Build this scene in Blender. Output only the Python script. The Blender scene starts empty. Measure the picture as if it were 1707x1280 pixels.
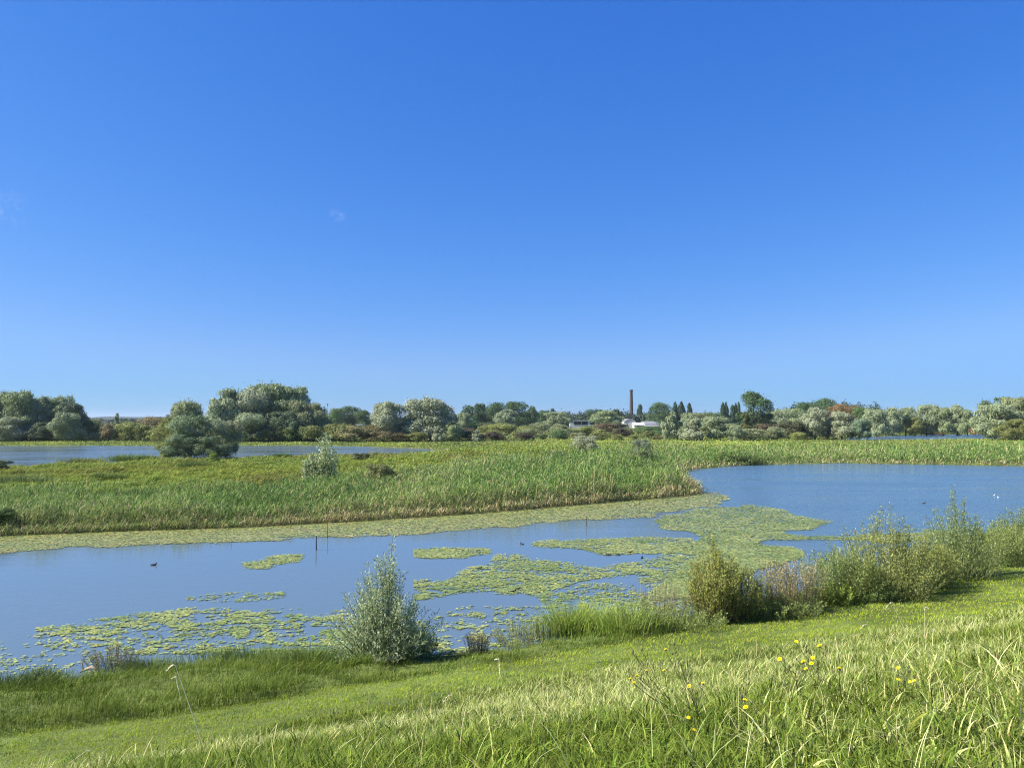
import bpy, math, random
import numpy as np
from mathutils import Vector, Matrix
R = math.radians
S = bpy.context.scene
COL = S.collection

# ------------------------------------------------------------------ camera
F = 1282.0; PITCH = math.atan(60.5 / F); EYE = 7.0
cam_d = bpy.data.cameras.new('camera'); cam = bpy.data.objects.new('camera', cam_d); COL.objects.link(cam)
cam_d.sensor_width = 36.0; cam_d.lens = 36.0 * F / 1707.0
cam_d.clip_start = 0.1; cam_d.clip_end = 20000
cam.location = (0, 0, EYE); cam.rotation_euler = (R(90) + PITCH, 0, 0)
S.camera = cam

# ------------------------------------------------------------------ sky, sun, exposure
SUN_AZ, SUN_EL = -99.0, 40.0            # degrees, azimuth to the left of straight ahead
W = bpy.data.worlds.new('World'); S.world = W; W.use_nodes = True
nt = W.node_tree; bg = nt.nodes['Background']
sky = nt.nodes.new('ShaderNodeTexSky'); sky.sky_type = 'NISHITA'; sky.sun_disc = False
sky.sun_elevation = R(SUN_EL); sky.sun_rotation = R(SUN_AZ)
sky.air_density = 1.0; sky.dust_density = 0.35; sky.ozone_density = 3.5; sky.altitude = 0
# deepen the blue of the clear sky channel by channel
SKY_FIT = ((.592, 1.34), (.634, .865), (1.02, .50)); SKY_K = .143
sp_ = nt.nodes.new('ShaderNodeSeparateColor'); cb_ = nt.nodes.new('ShaderNodeCombineColor'); nt.links.new(sky.outputs[0], sp_.inputs[0])
for ch, (a_, g_) in enumerate(SKY_FIT):
    m0 = nt.nodes.new('ShaderNodeMath'); m0.operation = 'MULTIPLY'; m0.inputs[1].default_value = SKY_K; nt.links.new(sp_.outputs[ch], m0.inputs[0])
    m1_ = nt.nodes.new('ShaderNodeMath'); m1_.operation = 'POWER'; m1_.inputs[1].default_value = g_; nt.links.new(m0.outputs[0], m1_.inputs[0])
    m2_ = nt.nodes.new('ShaderNodeMath'); m2_.operation = 'MULTIPLY'; m2_.inputs[1].default_value = a_ / SKY_K; nt.links.new(m1_.outputs[0], m2_.inputs[0])
    m3_ = nt.nodes.new('ShaderNodeMath'); m3_.operation = 'SMOOTH_MIN'; m3_.inputs[1].default_value = (.268, .54, 1.0)[ch] / SKY_K; m3_.inputs[2].default_value = .5
    nt.links.new(m2_.outputs[0], m3_.inputs[0]); nt.links.new(m3_.outputs[0], cb_.inputs[ch])
hs = cb_
# two faint wisps of cirrus high in the clear sky
tc = nt.nodes.new('ShaderNodeTexCoord'); last = hs.outputs[0]
for (px_, py_, sz, amt) in ((563, 358, 0.013, 0.07), (14, 348, 0.024, 0.05)):
    dx, dz = (px_ - 853.5) / F, (640 - py_) / F
    v = Vector((dx, math.cos(PITCH) - dz * math.sin(PITCH), math.sin(PITCH) + dz * math.cos(PITCH))).normalized()
    dist = nt.nodes.new('ShaderNodeVectorMath'); dist.operation = 'DISTANCE'
    nt.links.new(tc.outputs['Generated'], dist.inputs[0]); dist.inputs[1].default_value = v
    mr = nt.nodes.new('ShaderNodeMapRange'); mr.inputs['From Min'].default_value = 0; mr.inputs['From Max'].default_value = sz
    mr.inputs['To Min'].default_value = 1; mr.inputs['To Max'].default_value = 0; mr.interpolation_type = 'SMOOTHSTEP'
    nt.links.new(dist.outputs['Value'], mr.inputs['Value'])
    nz = nt.nodes.new('ShaderNodeTexNoise'); nz.inputs['Scale'].default_value = 110; nz.inputs['Detail'].default_value = 4
    nt.links.new(tc.outputs['Generated'], nz.inputs['Vector'])
    cr = nt.nodes.new('ShaderNodeMapRange'); cr.inputs['From Min'].default_value = .45; cr.inputs['From Max'].default_value = .75
    nt.links.new(nz.outputs['Fac'], cr.inputs['Value'])
    m1 = nt.nodes.new('ShaderNodeMath'); m1.operation = 'MULTIPLY'; nt.links.new(mr.outputs[0], m1.inputs[0]); nt.links.new(cr.outputs[0], m1.inputs[1])
    m2 = nt.nodes.new('ShaderNodeMath'); m2.operation = 'MULTIPLY'; nt.links.new(m1.outputs[0], m2.inputs[0]); m2.inputs[1].default_value = amt * 4
    mx = nt.nodes.new('ShaderNodeMixRGB'); mx.inputs['Color2'].default_value = (6.5, 7.5, 9, 1)
    nt.links.new(m2.outputs[0], mx.inputs['Fac']); nt.links.new(last, mx.inputs['Color1']); last = mx.outputs[0]
nt.links.new(last, bg.inputs['Color']); bg.inputs['Strength'].default_value = 0.065
sd = bpy.data.lights.new('sun', 'SUN'); sun = bpy.data.objects.new('sun', sd); COL.objects.link(sun)
sd.energy = 5.0; sd.angle = R(0.53); sd.color = (1.0, 0.95, 0.86)
a, e = R(SUN_AZ), R(SUN_EL)
sun.rotation_euler = Vector((math.sin(a) * math.cos(e), math.cos(a) * math.cos(e), math.sin(e))).to_track_quat('Z', 'Y').to_euler()
S.view_settings.view_transform = 'Standard'; S.view_settings.look = 'None'
S.view_settings.exposure = 1.15; S.view_settings.gamma = 1.0
S.cycles.use_denoising = True; S.cycles.denoiser = 'OPENIMAGEDENOISE'; S.cycles.denoising_prefilter = 'NONE'; S.cycles.denoising_input_passes = 'RGB_ALBEDO_NORMAL'; S.cycles.pixel_filter_type = 'BLACKMAN_HARRIS'; S.cycles.filter_width = 1.15
S.cycles.max_bounces = 6; S.cycles.diffuse_bounces = 3; S.cycles.glossy_bounces = 3; S.cycles.transmission_bounces = 3
S.cycles.transparent_max_bounces = 4; S.cycles.volume_bounces = 0

# ------------------------------------------------------------------ projection helpers
CP, SP = math.cos(PITCH), math.sin(PITCH)
def ray(px, py):
    dx = (np.asarray(px, float) - 853.5) / F; dz = (640.0 - np.asarray(py, float)) / F
    return np.stack([dx, CP - dz * SP, SP + dz * CP], -1)
def unproj(px, py, z=0.0):
    d = ray(px, py); k = (z - EYE) / d[..., 2]
    return np.stack([d[..., 0] * k, d[..., 1] * k], -1)
def at(px, D):                       # world x of a pixel column at forward distance D
    return (px - 853.5) / F * D
def zat(py, D):                      # world z of a pixel row at forward distance D
    d = ray(853.5, py); return EYE + d[2] / d[1] * D
def project(x, y, z):
    zc = z - EYE; dep = y * CP + zc * SP; up = -y * SP + zc * CP
    dep = np.where(dep > .1, dep, .1)
    return 853.5 + F * x / dep, 640 - F * up / dep

# ------------------------------------------------------------------ noise
def _h(ix, iy, s):
    n = (ix.astype(np.int64) * 374761393 + iy.astype(np.int64) * 668265263 + s * 1442695041) & 0xffffffff
    n = ((n ^ (n >> 13)) * 1274126177) & 0xffffffff
    return ((n ^ (n >> 16)) & 0xffff) / 65535.0
def vnoise(x, y, s=0):
    ix, iy = np.floor(x), np.floor(y); fx, fy = x - ix, y - iy
    fx = fx * fx * (3 - 2 * fx); fy = fy * fy * (3 - 2 * fy)
    a = _h(ix, iy, s); b = _h(ix + 1, iy, s); c = _h(ix, iy + 1, s); d = _h(ix + 1, iy + 1, s)
    return (a * (1 - fx) + b * fx) * (1 - fy) + (c * (1 - fx) + d * fx) * fy
def fbm(x, y, s=0, o=4):
    t = 0; a = .5; n = 0
    for i in range(o):
        t = t + a * vnoise(x, y, s + i * 17); n += a; a *= .5; x = x * 2.03 + 5.1; y = y * 2.03 + 3.7
    return t / n
rng = np.random.default_rng(7)

# ------------------------------------------------------------------ terrain function
N2 = np.array([-0.394, 0.919]); U2 = np.array([0.919, 0.394])
SH_U = np.array([-60, -30, -6, -1, 3, 7, 11, 14, 17, 21, 27, 35, 80, 300.]); SH_T = np.array([29, 27, 24.3, 23.4, 22.6, 21.2, 21.3, 22.0, 22.6, 23.4, 25.2, 28.5, 44, 110.])
PR_T = np.array([-60, -8, -3, 0, 1.6, 3.2, 5, 14, 18.5]); PR_Z = np.array([2.0, 4.9, 5.35, 5.4, 5.36, 5.15, 4.6, 1.5, .80])
MI_U, MI_T = [-40, -1, 2, 6, 60], [13.0, 13.7, 14.9, 15.3, 15.3]
MO_U, MO_T = [-40, -5, -1, 1.3, 4.6, 8, 11, 14, 17, 21, 27, 35, 80], [18.6, 18.3, 17.7, 17.7, 18.1, 18.4, 18.7, 19.2, 19.5, 20.0, 21.0, 23.2, 34]
def tu(x, y): return x * N2[0] + y * N2[1], x * U2[0] + y * U2[1]
def tshore(u): return np.interp(u, SH_U, SH_T)
def dike(x, y):
    t, u = tu(x, y); ts = tshore(u)
    z = np.interp(t, PR_T, PR_Z)
    k = (t - 18.0) / (ts - 18.0)
    zs = np.interp(k, [0, .55, .85, 1.0, 1.6, 3, 8], [.88, .62, .42, 0, -.35, -1.0, -1.6])
    hum = (fbm(x * 1.1 + 7, y * 1.1, 301, 3) - .45) * .42 * np.clip((t - np.interp(u, MO_U, MO_T) - .1) / .5, 0, 1) * np.clip((ts - t) / .8, 0, 1)
    return np.where(t > 18.0, zs, z) + hum
PX_ISLAND = [(-900, 915), (-300, 903), (0, 893), (100, 889), (200, 885), (400, 879), (600, 868), (800, 855), (1000, 838), (1100, 830), (1166, 823), (1158, 815), (1140, 803), (1122, 791),
             (1165, 781), (1250, 775), (1400, 772), (1707, 777), (2300, 790), (3000, 800), (3000, 738), (2200, 736), (1760, 733), (1650, 732.5), (1560, 734), (1430, 735), (1400, 732), (1440, 729), (1490, 726.5),
             (1560, 724.5), (1640, 724), (1720, 723), (1900, 716), (1200, 708), (700, 708), (0, 709), (-700, 712), (-700, 744), (0, 743), (250, 743), (480, 742.5), (620, 744.5), (700, 747.5), (752, 752), (700, 757), (530, 763), (400, 766), (265, 769), (120, 778), (0, 783), (-900, 800)]
ISL = unproj(np.array([p[0] for p in PX_ISLAND]), np.array([p[1] for p in PX_ISLAND]), 0.0)
def sdf(x, y, P):
    """signed distance to polygon, positive inside"""
    x = np.asarray(x, float); y = np.asarray(y, float); d2 = np.full(x.shape, 1e18); ins = np.zeros(x.shape, bool)
    n = len(P)
    for i in range(n):
        ax, ay = P[i]; bx, by = P[(i + 1) % n]
        ex, ey = bx - ax, by - ay; wx, wy = x - ax, y - ay
        k = np.clip((wx * ex + wy * ey) / (ex * ex + ey * ey + 1e-12), 0, 1)
        d2 = np.minimum(d2, (wx - ex * k) ** 2 + (wy - ey * k) ** 2)
        c = (ay > y) != (by > y)
        with np.errstate(divide='ignore', invalid='ignore'):
            ins ^= c & (x < ex * (y - ay) / (ey if abs(ey) > 1e-12 else 1e-12) + ax)
    return np.where(ins, 1, -1) * np.sqrt(d2)
def terrain(x, y):
    x = np.asarray(x, float); y = np.asarray(y, float)
    dk = dike(x, y) + (fbm(x * .9, y * .9, 3, 3) - .5) * .10
    s = sdf(x, y, ISL) + (fbm(x * .35, y * .35, 9, 3) - .5) * 1.6 * np.clip(y / 80, .5, 3)
    isl = np.interp(s, [-6, -1, 0, 1.5, 8, 40], [-1.2, -.3, 0, .22, .42, .55])
    far = y > 520
    isl = np.where(far, .6, isl)
    return np.maximum(dk, isl)
def hit(px, py):
    d = ray(px, py); k = np.geomspace(2.0, 900, 4000); p = np.array([0, 0, EYE]) + d[None] * k[:, None]
    h = terrain(p[:, 0], p[:, 1]); i = int(np.argmax(p[:, 2] < np.maximum(h, 0)))
    return Vector((p[i, 0], p[i, 1], max(float(h[i]), 0.0)))

# ------------------------------------------------------------------ mesh helpers
def mesh_np(name, verts, faces, col=None, tint=None, smooth=False):
    me = bpy.data.meshes.new(name); verts = np.asarray(verts, np.float32)
    me.vertices.add(len(verts)); me.vertices.foreach_set('co', verts.ravel())
    faces = [np.asarray(f, np.int32) for f in faces if len(f)]
    idx = np.concatenate([f.ravel() for f in faces]); tot = np.concatenate([np.full(len(f), f.shape[1], np.int32) for f in faces])
    me.loops.add(len(idx)); me.loops.foreach_set('vertex_index', idx)
    st = np.concatenate([[0], np.cumsum(tot)[:-1]]).astype(np.int32)
    me.polygons.add(len(tot)); me.polygons.foreach_set('loop_start', st)
    me.polygons.foreach_set('use_smooth', np.full(len(tot), smooth, bool))
    me.update(calc_edges=True)
    if col is not None:
        c = np.ones((len(verts), 4), np.float32); c[:, :3] = col
        me.attributes.new('Col', 'FLOAT_COLOR', 'POINT').data.foreach_set('color', c.ravel())
    if tint is not None:
        me.attributes.new('tint', 'FLOAT', 'POINT').data.foreach_set('value', np.asarray(tint, np.float32))
    return me
def link(name, me, mat=None, parent=None, loc=None):
    o = bpy.data.objects.new(name, me); COL.objects.link(o)
    if mat is not None and not me.materials: me.materials.append(mat)
    if parent is not None: o.parent = parent
    if loc is not None: o.location = loc
    return o
def empty(name, loc=(0, 0, 0), rz=0):
    o = bpy.data.objects.new(name, None); COL.objects.link(o); o.location = loc; o.rotation_euler = (0, 0, rz); o.empty_display_size = .2
    return o
def tag(o, label, cat, group=None, kind=None):
    o['label'] = label; o['category'] = cat
    if group: o['group'] = group
    if kind: o['kind'] = kind
    return o
class MB:
    """collects simple solids for one mesh"""
    def __init__(s): s.v = []; s.f = []
    def add(s, v, f):
        b = len(s.v); s.v += [tuple(p) for p in v]; s.f += [tuple(i + b for i in q) for q in f]; return s
    def box(s, x0, x1, y0, y1, z0, z1):
        return s.add([(x0, y0, z0), (x1, y0, z0), (x1, y1, z0), (x0, y1, z0), (x0, y0, z1), (x1, y0, z1), (x1, y1, z1), (x0, y1, z1)],
                     [(0, 3, 2, 1), (4, 5, 6, 7), (0, 1, 5, 4), (1, 2, 6, 5), (2, 3, 7, 6), (3, 0, 4, 7)])
    def tube(s, pts, rad, n=6):
        pts = [Vector(p) for p in pts]; rings = []
        for i, p in enumerate(pts):
            d = (pts[min(i + 1, len(pts) - 1)] - pts[max(i - 1, 0)]).normalized()
            a = d.orthogonal().normalized(); b = d.cross(a)
            r = rad[i] if hasattr(rad, '__len__') else rad
            rings.append([p + (a * math.cos(q * 2 * math.pi / n) + b * math.sin(q * 2 * math.pi / n)) * r for q in range(n)])
        # align rings so that the tube does not twist
        for i in range(1, len(rings)):
            k = min(range(n), key=lambda k: (rings[i][k] - rings[i - 1][0]).length); rings[i] = rings[i][k:] + rings[i][:k]
        v = [q for r_ in rings for q in r_]; f = []
        for i in range(len(rings) - 1):
            for q in range(n):
                f.append((i * n + q, i * n + (q + 1) % n, (i + 1) * n + (q + 1) % n, (i + 1) * n + q))
        f.append(tuple(range(n))[::-1]); f.append(tuple(range((len(rings) - 1) * n, len(rings) * n)))
        return s.add(v, f)
    def prism(s, poly, y0, y1):      # poly in x,z
        n = len(poly); v = [(p[0], y0, p[1]) for p in poly] + [(p[0], y1, p[1]) for p in poly]
        return s.add(v, [tuple(range(n)), tuple(range(n, 2 * n))[::-1]] + [(i, i + n, (i + 1) % n + n, (i + 1) % n) for i in range(n)])
    def build(s, name, mat, parent=None, loc=None, smooth=False):
        me = bpy.data.meshes.new(name); me.from_pydata(s.v, [], s.f); me.update()
        if smooth: me.polygons.foreach_set('use_smooth', [True] * len(me.polygons))
        return link(name, me, mat, parent, loc)

# ------------------------------------------------------------------ materials
def new_mat(name):
    m = bpy.data.materials.new(name); m.use_nodes = True
    return m, m.node_tree, m.node_tree.nodes['Principled BSDF'], m.node_tree.nodes['Material Output']
def plain(name, c, rough=.7, var=.15, scale=3.0, spec=.3):
    m, t, p, o = new_mat(name); n = t.nodes.new('ShaderNodeTexNoise'); n.inputs['Scale'].default_value = scale; n.inputs['Detail'].default_value = 5
    g = t.nodes.new('ShaderNodeTexCoord'); t.links.new(g.outputs['Object'], n.inputs['Vector'])
    r = t.nodes.new('ShaderNodeValToRGB'); t.links.new(n.outputs['Fac'], r.inputs['Fac'])
    r.color_ramp.elements[0].position = .3; r.color_ramp.elements[1].position = .7
    r.color_ramp.elements[0].color = tuple(v * (1 - var) for v in c) + (1,); r.color_ramp.elements[1].color = tuple(min(1, v * (1 + var)) for v in c) + (1,)
    t.links.new(r.outputs[0], p.inputs['Base Color']); p.inputs['Roughness'].default_value = rough; p.inputs['Specular IOR Level'].default_value = spec
    return m
def leafy(name, mode, trans=.3, rough=.55, spec=.35):
    """leaf surface; mode 'Col' reads a colour per blade, 'obj' the object's own leaf colour varied per leaf"""
    m, t, p, o = new_mat(name)
    if mode == 'Col':
        at_ = t.nodes.new('ShaderNodeAttribute'); at_.attribute_name = 'Col'; c = at_.outputs['Color']
    else:
        oi = t.nodes.new('ShaderNodeObjectInfo'); at_ = t.nodes.new('ShaderNodeAttribute'); at_.attribute_name = 'tint'
        mr = t.nodes.new('ShaderNodeMapRange'); mr.inputs['To Min'].default_value = .74; mr.inputs['To Max'].default_value = 1.26; t.links.new(at_.outputs['Fac'], mr.inputs['Value'])
        vm = t.nodes.new('ShaderNodeVectorMath'); vm.operation = 'SCALE'; t.links.new(oi.outputs['Color'], vm.inputs[0]); t.links.new(mr.outputs[0], vm.inputs['Scale'])
        c = vm.outputs[0]
    t.links.new(c, p.inputs['Base Color']); p.inputs['Roughness'].default_value = rough; p.inputs['Specular IOR Level'].default_value = spec
    tr = t.nodes.new('ShaderNodeBsdfTranslucent'); t.links.new(c, tr.inputs['Color'])
    mx = t.nodes.new('ShaderNodeMixShader'); mx.inputs[0].default_value = trans
    t.links.new(p.outputs[0], mx.inputs[1]); t.links.new(tr.outputs[0], mx.inputs[2]); t.links.new(mx.outputs[0], o.inputs['Surface'])
    return m
M_LEAF = leafy('tree_leaves', 'obj', .18, .65, .2)
M_BLADE = leafy('grass_blades', 'Col', .26, .65, .12)
M_HERB = leafy('herb_leaves', 'Col', .32, .55, .3)
M_PAD = leafy('lily_pad', 'Col', .1, .35, .5)
M_BARK = plain('bark', (.11, .085, .06), .9, .4, 6)
M_STEM = plain('stem', (.17, .13, .05), .8, .3, 9)
M_GSTEM = plain('green_stem', (.13, .16, .05), .7, .3, 9)
M_RSTEM = plain('dark_stem', (.075, .05, .035), .8, .3, 9)
M_FSTEM = plain('flower_stem', (.12, .125, .045), .8, .3, 9)
M_STRAW = plain('straw', (.78, .70, .46), .7, .2, 20)
M_YEL = plain('yellow_petals', (.92, .80, .015), .5, .08, 30)
M_CALYX = plain('calyx', (.06, .075, .03), .7, .2, 30)
M_WHITE = plain('white_paint', (.50, .49, .46), .6, .06, .5)
M_GREY = plain('grey_roof', (.20, .21, .22), .7, .15, .3)
M_DARKGL = plain('dark_window', (.02, .025, .03), .15, .2, 1, .5)
M_STEEL = plain('mast_steel', (.07, .07, .08), .6, .2, 1)
M_POST = plain('wet_wood', (.05, .045, .04), .8, .3, 8)
M_BIRD = plain('black_feathers', (.018, .018, .02), .6, .3, 14)
M_BROWNB = plain('brown_feathers', (.09, .06, .04), .6, .4, 14)
M_WBIRD = plain('white_feathers', (.78, .78, .76), .6, .05, 14)
M_BILL = plain('bill', (.75, .7, .6), .5, .05, 14)
M_DRIFT = plain('bleached_wood', (.27, .22, .16), .8, .25, 12)

def brick_mat():
    m, t, p, o = new_mat('chimney_brick'); g = t.nodes.new('ShaderNodeTexCoord')
    b = t.nodes.new('ShaderNodeTexBrick'); b.inputs['Scale'].default_value = 1.2
    b.inputs['Color1'].default_value = (.085, .05, .042, 1); b.inputs['Color2'].default_value = (.06, .042, .038, 1); b.inputs['Mortar'].default_value = (.12, .1, .09, 1)
    n = t.nodes.new('ShaderNodeTexNoise'); n.inputs['Scale'].default_value = .35; mx = t.nodes.new('ShaderNodeMixRGB'); mx.blend_type = 'MULTIPLY'; mx.inputs['Fac'].default_value = .6
    t.links.new(g.outputs['Object'], b.inputs['Vector']); t.links.new(g.outputs['Object'], n.inputs['Vector'])
    t.links.new(b.outputs[0], mx.inputs[1]); t.links.new(n.outputs['Color'], mx.inputs[2]); t.links.new(mx.outputs[0], p.inputs['Base Color']); p.inputs['Roughness'].default_value = .9
    return m
def water_mat():
    m, t, p, o = new_mat('lake_water'); g = t.nodes.new('ShaderNodeTexCoord'); L = t.links.new
    sep = t.nodes.new('ShaderNodeSeparateXYZ'); L(g.outputs['Object'], sep.inputs[0])
    def noise(sc, st, det=3):
        mp = t.nodes.new('ShaderNodeMapping'); mp.inputs['Scale'].default_value = st; L(g.outputs['Object'], mp.inputs['Vector'])
        n = t.nodes.new('ShaderNodeTexNoise'); n.inputs['Scale'].default_value = sc; n.inputs['Detail'].default_value = det; n.inputs['Roughness'].default_value = .55
        L(mp.outputs[0], n.inputs['Vector']); return n.outputs['Fac']
    # open water on the right is rippled by the wind, the sheltered arm on the left almost calm
    big = noise(.09, (.35, 1.5, 1), 4); fine = noise(2.1, (1, 2.1, 1), 4); mid = noise(.55, (1, 2.6, 1), 3)
    open_ = t.nodes.new('ShaderNodeMapRange'); open_.inputs['From Min'].default_value = 4; open_.inputs['From Max'].default_value = 24; open_.interpolation_type = 'SMOOTHSTEP'
    open_.inputs['To Min'].default_value = .06; open_.inputs['To Max'].default_value = 1
    L(sep.outputs['X'], open_.inputs['Value'])
    fary = t.nodes.new('ShaderNodeMapRange'); fary.inputs['From Min'].default_value = 110; fary.inputs['From Max'].default_value = 140; fary.inputs['To Min'].default_value = 0; fary.inputs['To Max'].default_value = .6
    L(sep.outputs['Y'], fary.inputs['Value'])
    mxm = t.nodes.new('ShaderNodeMath'); mxm.operation = 'MAXIMUM'; L(open_.outputs[0], mxm.inputs[0]); L(fary.outputs[0], mxm.inputs[1])
    br = t.nodes.new('ShaderNodeMapRange'); br.inputs['From Min'].default_value = .35; br.inputs['From Max'].default_value = .65; br.inputs['To Min'].default_value = .15; br.inputs['To Max'].default_value = 1.35
    L(big, br.inputs['Value'])
    k = t.nodes.new('ShaderNodeMath'); k.operation = 'MULTIPLY'; L(mxm.outputs[0], k.inputs[0]); L(br.outputs[0], k.inputs[1])
    ad = t.nodes.new('ShaderNodeMath'); ad.operation = 'MULTIPLY_ADD'; L(mid, ad.inputs[0]); ad.inputs[1].default_value = 1.6; L(fine, ad.inputs[2])
    bp = t.nodes.new('ShaderNodeBump'); bp.inputs['Distance'].default_value = .15; L(ad.outputs[0], bp.inputs['Height'])
    ks = t.nodes.new('ShaderNodeMath'); ks.operation = 'MULTIPLY'; L(k.outputs[0], ks.inputs[0]); ks.inputs[1].default_value = .95; L(ks.outputs[0], bp.inputs['Strength'])
    L(bp.outputs[0], p.inputs['Normal'])
    cr = t.nodes.new('ShaderNodeMixRGB'); cr.inputs['Color1'].default_value = (.100, .138, .155, 1); cr.inputs['Color2'].default_value = (.070, .130, .185, 1); L(open_.outputs[0], cr.inputs['Fac'])
    L(cr.outputs[0], p.inputs['Base Color'])
    rg = t.nodes.new('ShaderNodeMath'); rg.operation = 'MULTIPLY_ADD'; L(k.outputs[0], rg.inputs[0]); rg.inputs[1].default_value = .22; rg.inputs[2].default_value = .05; L(rg.outputs[0], p.inputs['Roughness'])
    p.inputs['IOR'].default_value = 1.38; p.inputs['Specular IOR Level'].default_value = .5
    return m
def ground_mat():
    m, t, p, o = new_mat('soil_and_turf'); g = t.nodes.new('ShaderNodeTexCoord'); L = t.links.new
    n = t.nodes.new('ShaderNodeTexNoise'); n.inputs['Scale'].default_value = .35; n.inputs['Detail'].default_value = 8; L(g.outputs['Object'], n.inputs['Vector'])
    r = t.nodes.new('ShaderNodeValToRGB'); L(n.outputs['Fac'], r.inputs['Fac']); E = r.color_ramp.elements
    E[0].position = .35; E[0].color = (.07, .09, .025, 1); E[1].position = .7; E[1].color = (.15, .19, .045, 1)
    n2 = t.nodes.new('ShaderNodeTexNoise'); n2.inputs['Scale'].default_value = 14; n2.inputs['Detail'].default_value = 6; L(g.outputs['Object'], n2.inputs['Vector'])
    bp = t.nodes.new('ShaderNodeBump'); bp.inputs['Strength'].default_value = .6; bp.inputs['Distance'].default_value = .05; L(n2.outputs['Fac'], bp.inputs['Height']); L(bp.outputs[0], p.inputs['Normal'])
    L(r.outputs[0], p.inputs['Base Color']); p.inputs['Roughness'].default_value = .95; p.inputs['Specular IOR Level'].default_value = .1
    return m
M_WATER = water_mat(); M_GROUND = ground_mat(); M_BRICK = brick_mat()

# ------------------------------------------------------------------ the setting
def sinh_axis(lo, hi, n, s):
    a = np.linspace(math.asinh(lo / s), math.asinh(hi / s), n); return np.sinh(a) * s
gx = sinh_axis(-7000, 7000, 620, 22); gy = np.concatenate([np.linspace(-300, -12, 20), sinh_axis(-11, 9000, 700, 18)])
GX, GY = np.meshgrid(gx, gy); GZ = terrain(GX, GY)
nx, ny = len(gx), len(gy); ii = np.arange(nx * ny).reshape(ny, nx)
q = np.stack([ii[:-1, :-1], ii[:-1, 1:], ii[1:, 1:], ii[1:, :-1]], -1).reshape(-1, 4)
g = link('ground', mesh_np('ground', np.stack([GX, GY, GZ], -1).reshape(-1, 3), [q], smooth=True), M_GROUND); g['kind'] = 'structure'
w = MB().add([(-900, 10, 0), (900, 10, 0), (900, 560, 0), (-900, 560, 0)], [(0, 1, 2, 3)]).build('water', M_WATER); w['kind'] = 'structure'
# low wooded ridge on the horizon at left
hx = np.linspace(-2600, 900, 220); hd = np.linspace(-1, 1, 14)
HX, HD = np.meshgrid(hx, hd); pxh = HX / 3400 * F + 853.5
ridge = np.interp(pxh, [-200, 100, 140, 165, 200, 260, 330, 380, 600, 900, 1100], [14, 16, 21, 26, 22, 22, 20, 18, 14, 10, 4]) + (fbm(HX * .02, HX * 0, 4, 4) - .5) * 6
HZ = ridge * np.clip(1 - HD ** 2, 0, 1) ** .8 - .5
nx, ny = len(hx), len(hd); ii = np.arange(nx * ny).reshape(ny, nx); q = np.stack([ii[:-1, :-1], ii[:-1, 1:], ii[1:, 1:], ii[1:, :-1]], -1).reshape(-1, 4)
g = link('hills', mesh_np('hills', np.stack([HX, 3500 + HD * 260, HZ], -1).reshape(-1, 3), [q], smooth=True), plain('wooded_hill', (.022, .038, .026), .95, .5, .02)); g['kind'] = 'structure'

# ------------------------------------------------------------------ blades
def blades(P, H, Wd, az, bend, c0, c1, L=3, face=None, tipw=0.0, name='blades', curl=None):
    """arched ribbons. P (n,3) roots; az lean direction; bend 0..1.5; c0 root colour, c1 tip colour"""
    n = len(P); fa = rng.uniform(0, math.pi, n) if face is None else face
    wx, wy = np.cos(fa), np.sin(fa); s = np.linspace(0, 1, L + 1)
    V = []; C = []
    lx, ly = np.cos(az), np.sin(az)
    for k, t in enumerate(s):
        off = H * bend * t ** 2 * .75; up = H * (t - .33 * np.minimum(bend, 1.6) * t ** 2.4)
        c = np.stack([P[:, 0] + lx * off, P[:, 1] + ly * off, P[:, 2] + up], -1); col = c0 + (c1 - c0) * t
        if k < L:
            hw = Wd * .5 * (1 - t ** 2.2 * (1 - tipw)) * (.75 + .25 * math.sin(math.pi * min(1, t * 1.6)))
            o = np.stack([wx * hw, wy * hw, 0 * hw], -1); V += [c - o, c + o]; C += [col, col]
        else: V.append(c); C.append(col)
    m = len(V); verts = np.stack(V, 1).reshape(-1, 3); cols = np.stack(C, 1).reshape(-1, 3)
    b = np.arange(n)[:, None] * m
    fq = [b + np.array([[2 * k, 2 * k + 1, 2 * k + 3, 2 * k + 2]]) for k in range(L - 1)]
    ft = b + np.array([[2 * L - 2, 2 * L - 1, 2 * L]])
    return verts, (np.concatenate(fq) if fq else np.zeros((0, 4), int)), ft, cols
def blade_obj(name, parts, mat=None, parent=None):
    vs, qs, ts, cs, b = [], [], [], [], 0
    for (v, q_, t_, c) in parts:
        vs.append(v); qs.append(q_ + b); ts.append(t_ + b); cs.append(c); b += len(v)
    return link(name, mesh_np(name, np.concatenate(vs), [np.concatenate(qs), np.concatenate(ts)], col=np.concatenate(cs)), mat or M_BLADE, parent)
def lerp(a, b, k): return np.asarray(a) * (1 - k[:, None]) + np.asarray(b) * k[:, None]
def jitter(c, s=.18, hue=.08):
    n = len(c); return np.clip(c * (1 + rng.normal(0, s, n))[:, None] * (1 + rng.normal(0, hue, (n, 3))), .004, .95)

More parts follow.
